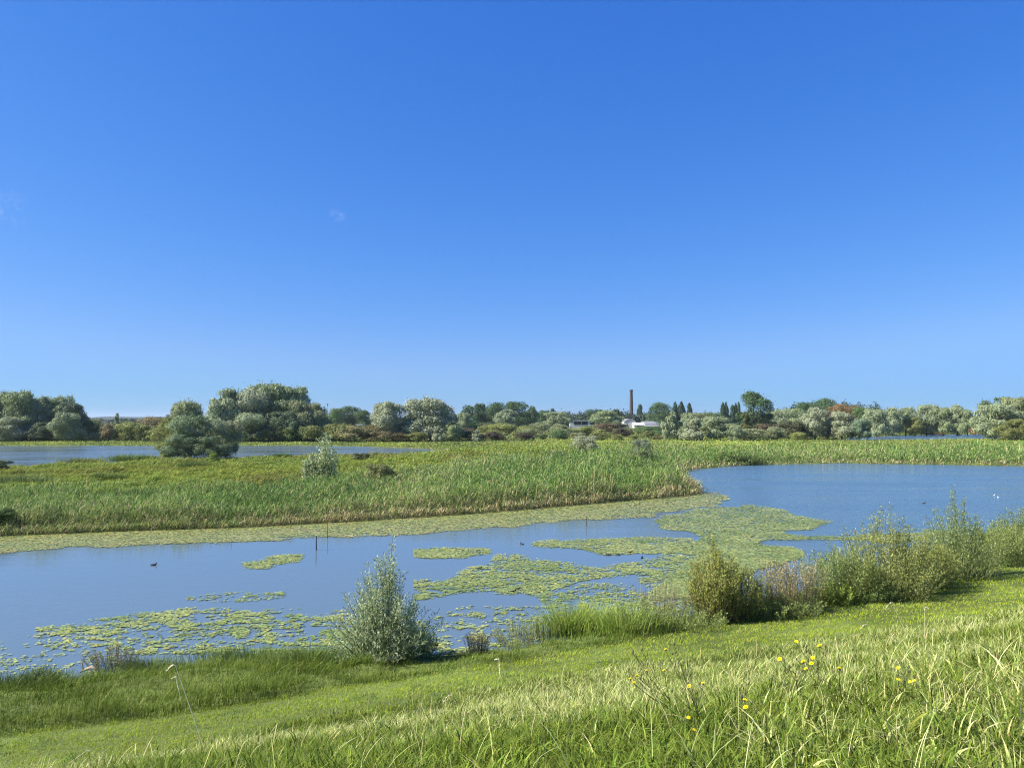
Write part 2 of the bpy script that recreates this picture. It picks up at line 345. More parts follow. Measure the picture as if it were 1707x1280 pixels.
# --- near dike: tall grass, mown strip, rough bank
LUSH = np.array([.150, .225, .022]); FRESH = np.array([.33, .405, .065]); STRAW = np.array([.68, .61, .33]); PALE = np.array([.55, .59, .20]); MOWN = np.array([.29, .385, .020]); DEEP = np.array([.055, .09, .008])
def polar(n, r0, r1, p=-.3, half=40):
    k = p + 1; u = rng.random(n); r = (r0 ** k + u * (r1 ** k - r0 ** k)) ** (1 / k); a_ = R(1) * rng.uniform(-half, half, n)
    wide = rng.random(n) < .16; a_[wide] = R(1) * rng.uniform(half, half + 38, int(wide.sum())) * np.where(rng.random(int(wide.sum())) < .5, -1, 1)
    return r * np.sin(a_), r * np.cos(a_), r
def mow_edges(x, y):
    t, u = tu(x, y); return np.interp(u, MI_U, MI_T) + (fbm(u * .25, u * 0, 5, 3) - .5) * .9, np.minimum(np.interp(u, MO_U, MO_T) + (fbm(u * .4, u * 0 + 4, 6, 3) - .5) * .9, tshore(u) - .8), t, u
def tall_grass():
    out = []
    for (n, hm, dry, lift) in ((680000, .145, .15, 0), (450000, .12, .27, .13), (15000, .24, .45, 0)):
        x, y, r = polar(int(n * 1.15), 1.5, 30, -.35); n = len(x); per = 26; ntf = int(n * .62) // per; m_ = ntf * per
        ta = rng.uniform(0, 6.283, n); tr_ = rng.random(n) * (.035 + .004 * r)
        x[:m_] = np.repeat(x[:ntf], per); y[:m_] = np.repeat(y[:ntf], per); tr_[:m_] *= 1.0; x = x + np.cos(ta) * tr_; y = y + np.sin(ta) * tr_; tuft = np.zeros(n, bool); tuft[:m_] = True
        tsz = np.ones(n); tsz[:m_] = np.repeat(rng.uniform(.55, 1.45, ntf), per); tcol = np.zeros(n); tcol[:m_] = np.repeat(rng.normal(0, .3, ntf), per)
        e0, e1, t, u = mow_edges(x, y); keep = t < e0 + rng.normal(0, .25, n); x, y, r, t, ta, tuft, tsz, tcol = x[keep], y[keep], r[keep], t[keep], ta[keep], tuft[keep], tsz[keep], tcol[keep]; n = len(x)
        pn = fbm(x * .8, y * .8, 21, 4); pc = fbm(x * .35 + 9, y * .35, 33, 4); cl = fbm(x * 3.1, y * 3.1, 51, 3)
        H = hm * tsz * (.45 + .9 * pn) * rng.uniform(.6, 1.35, n) * (.72 + .6 * cl) * (1 + .25 * np.clip((r - 5) / 20, -.3, 1))
        wd = np.where(rng.random(n) < .88, .0030, .0058) * (.7 + r / 7.5)
        z = terrain(x, y) - .01 + lift * rng.random(n) * (.3 + 1.2 * pn)
        dryk = np.clip(tcol + (pc - .42) * 2.6 + dry * .5 + np.clip((t - 9) / 6, 0, 1) * .28 - np.clip((7.5 - r) / 4, 0, 1) * .32, 0, 1)
        isdry = rng.random(n) < dryk * .62
        g1 = lerp(LUSH, FRESH, rng.random(n)); dkt = tcol < -.38; g1[dkt] = g1[dkt] * np.array([.5, .62, .7]); root = lerp(DEEP * .6, LUSH * .5, rng.random(n) ** 2)  # root colour darkened to paint in the shaded gaps between green blades
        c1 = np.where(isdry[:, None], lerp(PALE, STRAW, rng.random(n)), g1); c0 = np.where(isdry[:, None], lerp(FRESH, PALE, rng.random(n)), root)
        # the wind and their own weight lay the blades over, mostly downwind to the right
        az = np.where(tuft, ta + rng.normal(0, .5, n), rng.normal(.1, 1.55, n) + (pn - .5) * 5); bend = np.clip(rng.gamma(2.2, .36, n) + .15, .05, 1.7)
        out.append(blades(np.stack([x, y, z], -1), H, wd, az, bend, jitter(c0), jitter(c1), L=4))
    # thin flowering stalks with pale seed heads
    x, y, r = polar(1300, 2.8, 24, -.2); e0, e1, t, u = mow_edges(x, y); k = t < e0; x, y, r = x[k], y[k], r[k]; n = len(x)
    H = rng.uniform(.28, .55, n); az = rng.normal(.2, 1.4, n); c = jitter(lerp(PALE, STRAW, rng.random(n)))
    out.append(blades(np.stack([x, y, terrain(x, y)], -1), H, .0030 * (.7 + r / 8), az, rng.uniform(.1, .9, n), c, c, L=5, tipw=1.2))
    # broad weed leaves low down
    x, y, r = polar(9000, 2.6, 9, -.1); k = (fbm(x * 1.3, y * 1.3, 77, 3) > .52); x, y, r = x[k], y[k], r[k]; n = len(x)
    out.append(blades(np.stack([x, y, terrain(x, y)], -1), rng.uniform(.10, .24, n), rng.uniform(.016, .036, n), rng.uniform(0, 6.3, n), rng.uniform(.5, 1.4, n), jitter(lerp(LUSH, DEEP, rng.random(n))), jitter(lerp(FRESH, LUSH, rng.random(n))), L=4))
    return tag(blade_obj('tall_grass', out), 'long uncut grass with pale dry stalks on the dike slope at the bottom of the photo', 'tall grass', kind='stuff')
def mown_grass():
    n = 650000; x, y, r = polar(n, 9, 60, -.45); e0, e1, t, u = mow_edges(x, y)
    keep = (t > e0 - .3) & (t < e1 + .3); x, y, r, t, u = x[keep], y[keep], r[keep], t[keep], u[keep]; n = len(x)
    pn = fbm(u * .35, t * 1.6, 12, 4); fine = fbm(x * 2.2, y * 2.2, 14, 3)
    # wheel tracks left by the mower run along the strip
    tr = np.exp(-((t - 15.6) / .22) ** 2) + np.exp(-((t - 17.3) / .22) ** 2)
    H = (.040 + .06 * fine ** 2 + .03 * pn) * rng.uniform(.6, 1.4, n) * (1 - .5 * tr)
    c = lerp(MOWN, np.array([.38, .45, .04]), np.clip((pn - .35) * 2, 0, 1)) ; c = c * (.82 + .36 * fbm(x * 1.3 + 40, y * 1.3, 19, 3))[:, None] * (1 - .35 * tr * fine)[:, None]; clv = fbm(x * 1.9, y * 1.9, 23, 3) > .67; c[clv] = np.array([.14, .23, .02])
    br = rng.random(n) < .08 + .25 * np.clip(fine - .5, 0, 1); c[br] = np.array([.40, .38, .17])
    v = blades(np.stack([x, y, terrain(x, y) - .005], -1), H, .006 * (.6 + r / 13), rng.normal(.2, 1.3, n), rng.uniform(.2, 1.4, n), jitter(c * .85), jitter(c, .22), L=2)
    return tag(blade_obj('mown_grass', [v]), 'short mown green strip running along the dike between the tall grass and the bank', 'mown grass', kind='stuff')
def bank_grass():
    out = []
    for (n, hm) in ((560000, .30), (58000, .55)):
        x, y, r = polar(n, 12, 75, -.55, 41); e0, e1, t, u = mow_edges(x, y); ts = tshore(u)
        keep = (t > e1 - .15) & (t < ts + .25); x, y, r, t, u, ts = x[keep], y[keep], r[keep], t[keep], u[keep], ts[keep]; n = len(x)
        pn = fbm(x * .7, y * .7, 41, 4); pc = fbm(x * .4, y * .4, 43, 3); cl = fbm(x * 2.3, y * 2.3, 47, 2)
        edge = np.clip((t - (e1[keep])) / .22, .3, 1) * (1 + .9 * np.exp(-((t - e1[keep] - .45) / .4) ** 2) * np.clip((u + 3) / 2, 0, 1) * np.clip((9 - u) / 3, 0, 1))
        H = hm * (.1 + 1.7 * pn ** 1.3) * rng.uniform(.6, 1.3, n) * (.6 + .8 * cl) * edge * np.where(u < 5, 1.1, .8)
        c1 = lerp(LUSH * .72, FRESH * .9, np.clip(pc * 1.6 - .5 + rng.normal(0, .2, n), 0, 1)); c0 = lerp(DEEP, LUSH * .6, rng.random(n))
        dr = rng.random(n) < .10; c1[dr] = PALE
        az = rng.normal(-.3, 1.4, n); out.append(blades(np.stack([x, y, terrain(x, y) - .01], -1), H, .0055 * (.6 + r / 15), az, rng.uniform(.2, 1.6, n), jitter(c0), jitter(c1), L=3))
    return tag(blade_obj('bank_grass', out), 'rough lush grass along the water edge below the mown strip', 'bank grass', kind='stuff')
tall_grass(); mown_grass(); bank_grass()

# --- reed beds and marsh on the land between the waters
def marsh():
    def sample(n, y0, y1, x0=-160, x1=1870):
        px = rng.uniform(x0, x1, n); py = rng.uniform(y0, y1, n) if np.isscalar(y0) else y0 + (y1 - y0) * rng.random(n)
        p = unproj(px, py, .3); s = sdf(p[:, 0], p[:, 1], ISL); return px, py, p, s
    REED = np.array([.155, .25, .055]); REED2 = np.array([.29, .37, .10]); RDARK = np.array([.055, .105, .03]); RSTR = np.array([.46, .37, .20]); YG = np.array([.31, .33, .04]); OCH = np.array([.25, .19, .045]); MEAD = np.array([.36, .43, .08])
    px, py, p, s = sample(860000, 742, 925); D = p[:, 1]
    keep = (s > -.4) & (D > 30) & (D < 270); px, py, p, s, D = px[keep], py[keep], p[keep], s[keep], D[keep]; n = len(px)
    x, y = p[:, 0], p[:, 1]
    # where reed stands and where low herbs: reed belts along the front and the right, low marsh herbs behind at left
    line = np.interp(px, [-200, 0, 250, 420, 560, 700, 800, 950, 1130, 1250, 1700], [838, 838, 830, 828, 814, 795, 777, 764, 757, 751, 752]) + (fbm(x * .06, y * .03, 61, 3) - .5) * 16
    reedk = 1 / (1 + np.exp(-(py - line) / 2.0)); isreed = rng.random(n) < reedk
    far = np.clip((D - 150) / 60, 0, 1)
    pn = fbm(x * .22, y * .12, 62, 4); pc = fbm(x * .09, y * .05, 64, 4); cl = fbm(x * 1.1, y * .8, 66, 3); cg = np.clip((fbm(x * .42, y * .26, 68, 3) - .5) * 4.2, -1, 1); cw = np.clip((fbm(x * .16 + 3, y * .08, 69, 3) - .5) * 4, -1, 1)
    Hr = (1.08 + .82 * np.clip((px - 500) / 500, 0, 1)) * (.62 + .7 * pn) * (.5 + .95 * cl)
    Hl = .60 * (.2 + 1.6 * pn) * (.35 + 1.3 * cl) * (1 - .3 * far)
    Hr = Hr * (1 + .32 * cg + .14 * cw); Hl = Hl * (1 + .4 * cg)
    edge = np.clip((s + .3) / 1.6, .35, 1)
    H = np.where(isreed, Hr, Hl) * rng.uniform(.7, 1.2, n) * edge
    k = np.clip(pc * 1.9 - .5 + rng.normal(0, .18, n), 0, 1)
    cr = lerp(REED, REED2, k); cr = cr * (1 + .0 * cg)[:, None]; dkp = rng.random(n) < np.clip(.12 - .5 * cw, 0, .55); cr[dkp] = REED * np.array([.62, .70, .75]); pl = rng.random(n) < np.clip(.3 * cw, 0, .3); cr[pl] = np.array([.36, .37, .16]); cdk = rng.random(n) < .18; cr[cdk] = RDARK * 1.3
    cs = rng.random(n) < .03 + .18 * np.clip((pc - .5) * 3, 0, 1); cr[cs] = RSTR * .9
    lk = fbm(x * .13 + 30, y * .07, 70, 4)
    cl_ = lerp(YG, MEAD * .9, np.clip(lk * 2.4 - .8, 0, 1)); oc = rng.random(n) < np.clip((fbm(x * .12, y * .05, 72, 4) - .5) * 3.2, 0, .75); cl_[oc] = OCH; gd = rng.random(n) < .16; cl_[gd] = np.array([.085, .13, .04])
    cl_ = cl_ * (1 - far[:, None] * .0)
    c1 = np.where(isreed[:, None], cr, cl_)
    dryroot = np.clip(1 - s / 2.2, 0, 1) * np.where(px < 400, .55, 1.0)
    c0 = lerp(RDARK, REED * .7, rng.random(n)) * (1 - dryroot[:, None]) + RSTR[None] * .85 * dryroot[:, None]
    c1 = np.where((rng.random(n) < dryroot * .45)[:, None], RSTR[None], c1)
    wd = .00066 * D * rng.uniform(.7, 1.5, n) * np.where(isreed, 1, 1.35); az = rng.normal(.1, .9, n); bend = np.where(isreed, rng.uniform(.15, 1.25, n), rng.uniform(.5, 1.5, n))
    P = np.stack([x, y, np.maximum(terrain(x, y), 0) - .03], -1)
    stem = isreed & (rng.random(n) < .24); leaf = isreed & ~stem; m_ = int(leaf.sum())
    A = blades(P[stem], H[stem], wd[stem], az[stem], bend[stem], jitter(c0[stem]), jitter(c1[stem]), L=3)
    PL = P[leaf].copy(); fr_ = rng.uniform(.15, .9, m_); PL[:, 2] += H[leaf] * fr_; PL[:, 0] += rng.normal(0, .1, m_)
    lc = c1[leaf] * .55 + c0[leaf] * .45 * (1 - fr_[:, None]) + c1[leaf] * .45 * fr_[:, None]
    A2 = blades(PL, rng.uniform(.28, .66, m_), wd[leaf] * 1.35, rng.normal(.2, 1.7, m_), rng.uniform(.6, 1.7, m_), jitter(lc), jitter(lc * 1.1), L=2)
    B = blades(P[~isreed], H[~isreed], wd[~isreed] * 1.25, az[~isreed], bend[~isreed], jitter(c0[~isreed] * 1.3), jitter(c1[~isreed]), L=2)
    # pale plumes and dry stems that stand above the reed
    m = isreed & (rng.random(n) < .015) & ~((px > 1120) & (s < 7)); nn = int(m.sum()); cc = jitter(lerp(PALE, RSTR * 1.2, rng.random(nn)))
    E_ = blades(P[m], H[m] * 1.18, wd[m] * .9, az[m], rng.uniform(.05, .35, nn), cc, cc, L=2, tipw=1.0)
    tag(blade_obj('reed_bed', [A, A2, E_]), 'tall green reeds with dry straw bases in a belt along the far shore', 'reeds', kind='stuff')
    tag(blade_obj('marsh_herbs', [B]), 'low yellow green and ochre marsh plants covering the ground behind the reeds', 'marsh plants', kind='stuff')
    # meadow and rough ground out to the far trees
    px, py, p, s = sample(150000, 722, 748, -160, 1870); D = p[:, 1]; keep = (s > 0.5) & (D > 170) & (D < 460); px, p, s, D = px[keep], p[keep], s[keep], D[keep]; n = len(px); x, y = p[:, 0], p[:, 1]
    pn = fbm(x * .06, y * .02, 80, 4); k = np.clip(pn * 2.2 - .6, 0, 1); c = lerp(np.array([.17, .22, .06]), MEAD * 1.05, k); sh = rng.random(n) < .12; c[sh] = np.array([.30, .27, .11])
    v = blades(np.stack([x, y, terrain(x, y) - .03], -1), .55 * (.5 + pn) * rng.uniform(.5, 1.3, n), .0014 * D, rng.uniform(0, 6.3, n), rng.uniform(.5, 1.4, n), jitter(c * .9), jitter(c), L=2)
    tag(blade_obj('meadow_grass', [v]), 'bright green meadow grass between the ponds and the far trees', 'meadow', kind='stuff')
marsh()

# --- floating leaves
def pads_from(px, py, size, cols, name_parts, lift=.012):
    p = unproj(px, py, 0.0); n = len(p); K = 7; a0 = rng.uniform(0, 6.28, n); sz = size
    ang = a0[:, None] + np.linspace(.25, 2 * math.pi - .25, K)[None]
    tx, ty = rng.normal(0, .05, n), rng.normal(0, .05, n); z0 = lift + rng.random(n) * .02
    el = rng.uniform(.75, 1, n)
    vx = np.cos(ang) * sz[:, None]; vy = np.sin(ang) * (sz * el)[:, None]
    ring = np.stack([p[:, :1] + vx, p[:, 1:] + vy, z0[:, None] + vx * tx[:, None] + vy * ty[:, None] + .08 * sz[:, None]], -1)
    cen = np.stack([p[:, 0], p[:, 1], z0], -1)[:, None]
    V = np.concatenate([cen, ring], 1).reshape(-1, 3); V[:, 2] = np.maximum(V[:, 2], .004); b = np.arange(n)[:, None] * (K + 1)
    f = np.concatenate([b + np.array([[0, i, i + 1]]) for i in range(1, K)])
    return V, f, np.repeat(cols, K + 1, 0)
def inpoly(px, py, P): return sdf(px, py, np.array(P, float))
MATS = [  # outline in photograph pixels on the water plane, density, looseness
    ([(-160, 893), (0, 889), (400, 876), (800, 852), (1100, 828), (1170, 820), (1205, 826), (1216, 833), (1185, 842), (1120, 852), (1090, 858), (1000, 864), (900, 871), (800, 880), (700, 887), (600, 892), (500, 896), (400, 903), (200, 909), (0, 921), (-160, 930)], 1.0, 0),
    ([(1085, 866), (1130, 856), (1185, 845), (1250, 841), (1310, 851), (1330, 862), (1390, 871), (1350, 881), (1300, 885), (1320, 890), (1430, 892), (1560, 884), (1600, 890), (1500, 905), (1330, 902), (1230, 898), (1290, 908), (1340, 918), (1340, 930), (1240, 960), (1180, 1010), (1080, 990), (1130, 950), (1160, 925), (1155, 905), (1170, 895), (1140, 884), (1100, 876)], .95, 0),
    ([(885, 908), (960, 898), (1060, 895), (1150, 900), (1170, 925), (1120, 922), (1060, 919), (1010, 925), (965, 918), (930, 910)], .85, .1),
    ([(795, 948), (830, 930), (900, 932), (990, 948), (1100, 930), (1160, 922), (1165, 970), (1080, 975), (1060, 960), (1010, 958), (960, 970), (900, 985), (840, 990), (790, 992), (760, 995), (690, 1000), (690, 970), (740, 968)], .72, .25),
    ([(690, 916), (740, 912), (800, 914), (818, 920), (780, 928), (720, 931), (690, 925)], .85, .1),
    ([(403, 938), (440, 935), (470, 926), (508, 924), (500, 932), (455, 941), (430, 948), (405, 943)], .8, .15),
    ([(310, 998), (350, 992), (420, 988), (475, 984), (470, 994), (400, 1003), (345, 1003)], .55, .3),
    ([(60, 1052), (140, 1040), (220, 1020), (330, 1018), (420, 1012), (500, 1015), (520, 1030), (570, 1022), (610, 1060), (600, 1090), (400, 1090), (200, 1090), (90, 1080), (140, 1060)], .60, .45),
    ([(0, 1080), (60, 1060), (140, 1050), (400, 1060), (560, 1060), (560, 1110), (0, 1150)], .16, .6),
    ([(690, 1040), (760, 1018), (870, 1010), (960, 1000), (1010, 990), (1090, 985), (1160, 1000), (1150, 1040), (900, 1060), (780, 1100), (700, 1090)], .50, .5),
    ([(880, 985), (960, 972), (1060, 985), (1020, 1010), (900, 1012)], .55, .4),
    ([(1560, 893), (1650, 884), (1720, 884), (1720, 910), (1560, 915)], .5, .3),
]
def floating():
    outs = [[], []]
    for i, (P, dens, loose) in enumerate(MATS):
        xs = [q[0] for q in P]; ys = [q[1] for q in P]; area = (max(xs) - min(xs)) * (max(ys) - min(ys)); n = int(area * (2.4 if i else 2.3))
        px = rng.uniform(min(xs), max(xs), n); py = rng.uniform(min(ys), max(ys), n); w_ = unproj(px, py, 0.0); D = w_[:, 1]
        s = inpoly(px, py, P); nz = fbm(w_[:, 0] * .5, w_[:, 1] * .6, 90 + i, 4); nf = fbm(w_[:, 0] * 3.4, w_[:, 1] * 5.0, 95 + i, 4) * .6 + fbm(w_[:, 0] * .9, w_[:, 1] * 1.6, 75 + i, 3) * .4
        edge = np.clip(.5 + (s + (nz - .5) * (14 + 26 * loose)) / (3 + 14 * loose), 0, 1)
        gate = np.clip((nf - (.25 + .44 * loose)) * (5.0 if i else 9), 0, 1) * (np.clip(D / 40, .45, 1) if i else 1)
        k = rng.random(n) < edge * dens * gate
        t, u = tu(w_[:, 0], w_[:, 1]); k &= (t > tshore(u) - .1); px, py, D, nz = px[k], py[k], D[k], nz[k]; n = len(px)
        size = (.030 + .0006 * D if i else .0013 * D) * rng.uniform(.6, 1.35, n)
        c = lerp(np.array([.19, .26, .05]), np.array([.37, .41, .11]), np.clip(nz * 1.6 - .3 + rng.normal(0, .2, n), 0, 1))
        if i == 0: c = c * .5 + np.array([.36, .38, .14]) * .5; bn = rng.random(n) < np.clip((nz - .4) * 1.6, .05, .38); c[bn] = np.array([.34, .31, .12])
        dk = rng.random(n) < .12; c[dk] = np.array([.09, .13, .05]); yl = rng.random(n) < .05; c[yl] = np.array([.50, .42, .06])
        outs[0 if i == 0 else 1].append(pads_from(px, py, size, jitter(c, .14, .05), None))
    for nm, lab, o in (('floating_weed', 'pale matted band of floating leaves along the foot of the reeds', outs[0]), ('lily_pads', 'scattered yellow green lily pads floating in open patches on the lake', outs[1])):
        vs, fs, cs, b = [], [], [], 0
        for V, f, c in o: vs.append(V); fs.append(f + b); cs.append(c); b += len(V)
        tag(link(nm, mesh_np(nm, np.concatenate(vs), [np.concatenate(fs)], col=np.concatenate(cs)), M_PAD), lab, 'floating leaves', kind='stuff')
floating()

# ------------------------------------------------------------------ trees: prototypes of unit width and height
def crown_mesh(name, seed, prof, nl, lr, nleaf, leaf, up=.35, zsq=.85, elong=1.5, stray=.04, column=False):
    r = np.random.default_rng(seed); V = []; T = []
    lobes = []; nb_ = max(6, int(nl / 4.2)); Rb = lr * 1.75
    if column:
        nb_ = 0
        for i in range(nl):
            h = (i + r.random()) / nl; rad = prof(h); R_ = rad * r.uniform(.55, .8); a_ = r.uniform(0, 6.28); lobes.append((math.cos(a_) * (rad - R_), math.sin(a_) * (rad - R_), min(max(h, R_ * zsq), 1 - R_ * zsq * .6), R_))
    for i in range(nb_):                       # big limbs of foliage, each carrying smaller tufts on its outer side
        h = (i + r.random()) / nb_; rad = prof(h) * r.uniform(.70, 1.10); a_ = i * 2.39996 + r.uniform(-.7, .7)
        R_ = Rb * r.uniform(.7, 1.3) * (.55 + .9 * rad / .5); rho = max(0, min(rad - R_ * .55, .5 - R_ * .7)) * r.uniform(.75, 1); zc = min(max(h, R_ * zsq * .8), 1 - R_ * zsq * .95)
        bx, by = math.cos(a_) * rho, math.sin(a_) * rho; lobes.append((bx, by, zc, R_ * .74))
        for j in range(int(r.integers(4, 8))):
            d = r.normal(0, 1, 3); d[2] = abs(d[2]) * .9 + .1; d[0] += bx * 2.2; d[1] += by * 2.2; d /= np.linalg.norm(d); q_ = R_ * r.uniform(.26, .60)
            z_ = min(zc + d[2] * (R_ - q_ * .3) * zsq, 1 - q_ * zsq * .8); lobes.append((bx + d[0] * (R_ - q_ * .3), by + d[1] * (R_ - q_ * .3), max(z_, q_ * zsq * .6), q_))
    area = np.array([l[3] ** 2 for l in lobes]); cnt = (nleaf * area / area.sum()).astype(int)
    for (cx, cy, cz, R_), m in zip(lobes, cnt):
        d = r.normal(0, 1, (m, 3)); d[:, 2] += up + .25; d[:, 0] += cx * 1.2; d[:, 1] += cy * 1.2; d /= np.linalg.norm(d, axis=1)[:, None]
        rr = R_ * (1 + r.normal(0, .13, m)) * np.where((r.random(m) < stray * 1.6) & (d[:, 2] > -.2), 1 + r.random(m) ** 1.5 * .75, 1)
        p = np.stack([cx + d[:, 0] * rr, cy + d[:, 1] * rr, cz + d[:, 2] * rr * zsq], -1)
        nrm = d + r.normal(0, .5, (m, 3)); nrm /= np.linalg.norm(nrm, axis=1)[:, None]
        upv = np.tile([0, 0, 1.0], (m, 1)) + r.normal(0, .5, (m, 3)); a1 = np.cross(nrm, upv); a1 /= np.linalg.norm(a1, axis=1)[:, None] + 1e-9; a2 = np.cross(nrm, a1)
        s = leaf * r.uniform(.6, 1.4, m); w_ = (s * .5)[:, None]; l_ = (s * .5 * elong)[:, None]
        q = np.stack([p - a2 * l_, p + a1 * w_, p + a2 * l_, p - a1 * w_], 1)
        V.append(q.reshape(-1, 3)); T.append(np.repeat(np.clip(r.normal(.5, .22, m) + r.normal(0, .10), 0, 1), 4))
    V = np.concatenate(V); V[:, 2] = np.maximum(V[:, 2], .0); n = len(V) // 4
    return mesh_np(name, V, [np.arange(n * 4).reshape(n, 4)], tint=np.concatenate(T))
def trunk_mesh(name, seed, th, r0=.022, nb=7, reach=.28):
    r = random.Random(seed); m = MB(); pts = [(0, 0, -.03)]; x = y = 0
    for k in range(1, 7): x += r.uniform(-.015, .015); y += r.uniform(-.015, .015); pts.append((x, y, .82 * k / 6))
    m.tube(pts, [r0 * (1.25 - .17 * k) for k in range(7)], 7)
    for b in range(nb):
        h = th + (.7 - th) * b / nb; i = min(5, int(h / .82 * 6)); p = Vector(pts[i]).lerp(Vector(pts[i + 1]), h / .82 * 6 - i); an = b * 2.4 + r.random(); le = reach * r.uniform(.6, 1.1) * (1 - h * .5)
        q1 = p + Vector((math.cos(an) * le * .5, math.sin(an) * le * .5, le * .45)); q2 = p + Vector((math.cos(an) * le, math.sin(an) * le, le * 1.1))
        m.tube([p, q1, q2], [r0 * .42, r0 * .28, r0 * .1], 5)
    me = bpy.data.meshes.new(name); me.from_pydata(m.v, [], m.f); me.update(); me.materials.append(M_BARK); return me
PROTO = {}
def proto(kind, i, crown, trunk): crown.materials.append(M_LEAF); PROTO.setdefault(kind, []).append((crown, trunk))
def p_willow(h): return .5 * (math.sin(math.pi * min(1, (h * .88 + .12)) ** .85) ** .55 if h < .97 else .3)
def p_round(h): return .48 * math.sin(math.pi * (h * .82 + .14)) ** .6
def p_tall(h): return .42 * (1 - h ** 2.2) ** .6 * (.7 + .3 * min(1, h * 4)) + .04
def p_pop(h): return .46 * (.6 + .4 * min(1, h * 3)) * (1 - h ** 5) + .09
def p_dome(h): return .5 * math.sqrt(max(0, 1 - (h * .95) ** 2)) ** .8
def p_cone(h): return .46 * (1 - h) ** .75 + .03
for i in range(5): proto('willow', i, crown_mesh('willow_crown', 100 + i, p_willow, 62, .108, 20000, .019, elong=2.2, stray=.10), trunk_mesh('willow_trunk', i, .12, .026, 9, .36))
for i in range(4): proto('round', i, crown_mesh('broad_crown', 200 + i, p_round, 36, .15, 10000, .025, elong=1.3), trunk_mesh('broad_trunk', 20 + i, .2))
for i in range(3): proto('tall', i, crown_mesh('tall_crown', 300 + i, p_tall, 30, .13, 8000, .026, elong=1.6, zsq=1.1), trunk_mesh('tall_trunk', 30 + i, .15))
for i in range(3): proto('poplar', i, crown_mesh('poplar_crown', 400 + i, p_pop, 30, .24, 7000, .045, elong=2.0, zsq=.35, up=.9, column=True), trunk_mesh('poplar_trunk', 40 + i, .1, .05, 6, .3))
for i in range(5): proto('shrub', i, crown_mesh('shrub_crown', 500 + i, p_dome, 22, .16, 6500, .032, elong=1.5, stray=.07), trunk_mesh('shrub_stems', 50 + i, .05, .02, 9, .45))
for i in range(2): proto('spire', i, crown_mesh('spire_crown', 600 + i, p_cone, 34, .11, 9000, .026, elong=2.2, stray=.09), trunk_mesh('spire_trunk', 60 + i, .08, .02, 8, .3))
def p_airy(h): return .5 * (.35 if h < .25 else 1.0) * math.sin(math.pi * (.15 + h * .8)) ** .5
for i in range(2): proto('airy', i, crown_mesh('airy_crown', 700 + i, p_airy, 19, .125, 8000, .024, elong=1.3, stray=.05), trunk_mesh('airy_trunk', 70 + i, .18, .028, 10, .48))
def plant(kind, i, name, px, hw, top, D, color, label, cat, group=None, zb=None, sink=0, rz=None):
    cr, tr = PROTO[kind][i % len(PROTO[kind])]; X = at(px, D)
    z0 = float(terrain(X, D)) if zb is None else zb; z0 = max(z0, 0) - sink; H = zat(top, D) - z0; wd = 2 * hw * D / F
    root = empty(name, (X, D, z0), random.Random(int(px * 7 + D)).uniform(0, 6.28) if rz is None else rz)
    tag(root, label, cat, group)
    c = link('crown', cr, None, root); c.scale = (wd, wd, H); c.color = tuple(color) + (1,)
    t = link('trunk', tr, None, root); tw = min(wd, H * .9); t.scale = (tw, tw, H)
    return root
SIL = (.28, .33, .18); SIL2 = (.33, .36, .22); WIL = (.27, .325, .155); WGR = (.26, .29, .14); DGR = (.08, .135, .05); MGR = (.13, .20, .07); POP = (.055, .10, .045); OLV = (.20, .22, .07); TAN = (.28, .24, .12); BRN = (.155, .125, .07); ORG = (.27, .17, .07); YGR = (.26, .29, .09)
random.seed(5)
G1 = 'willows behind the left pond'; G2 = 'willow clump behind the middle of the pond'
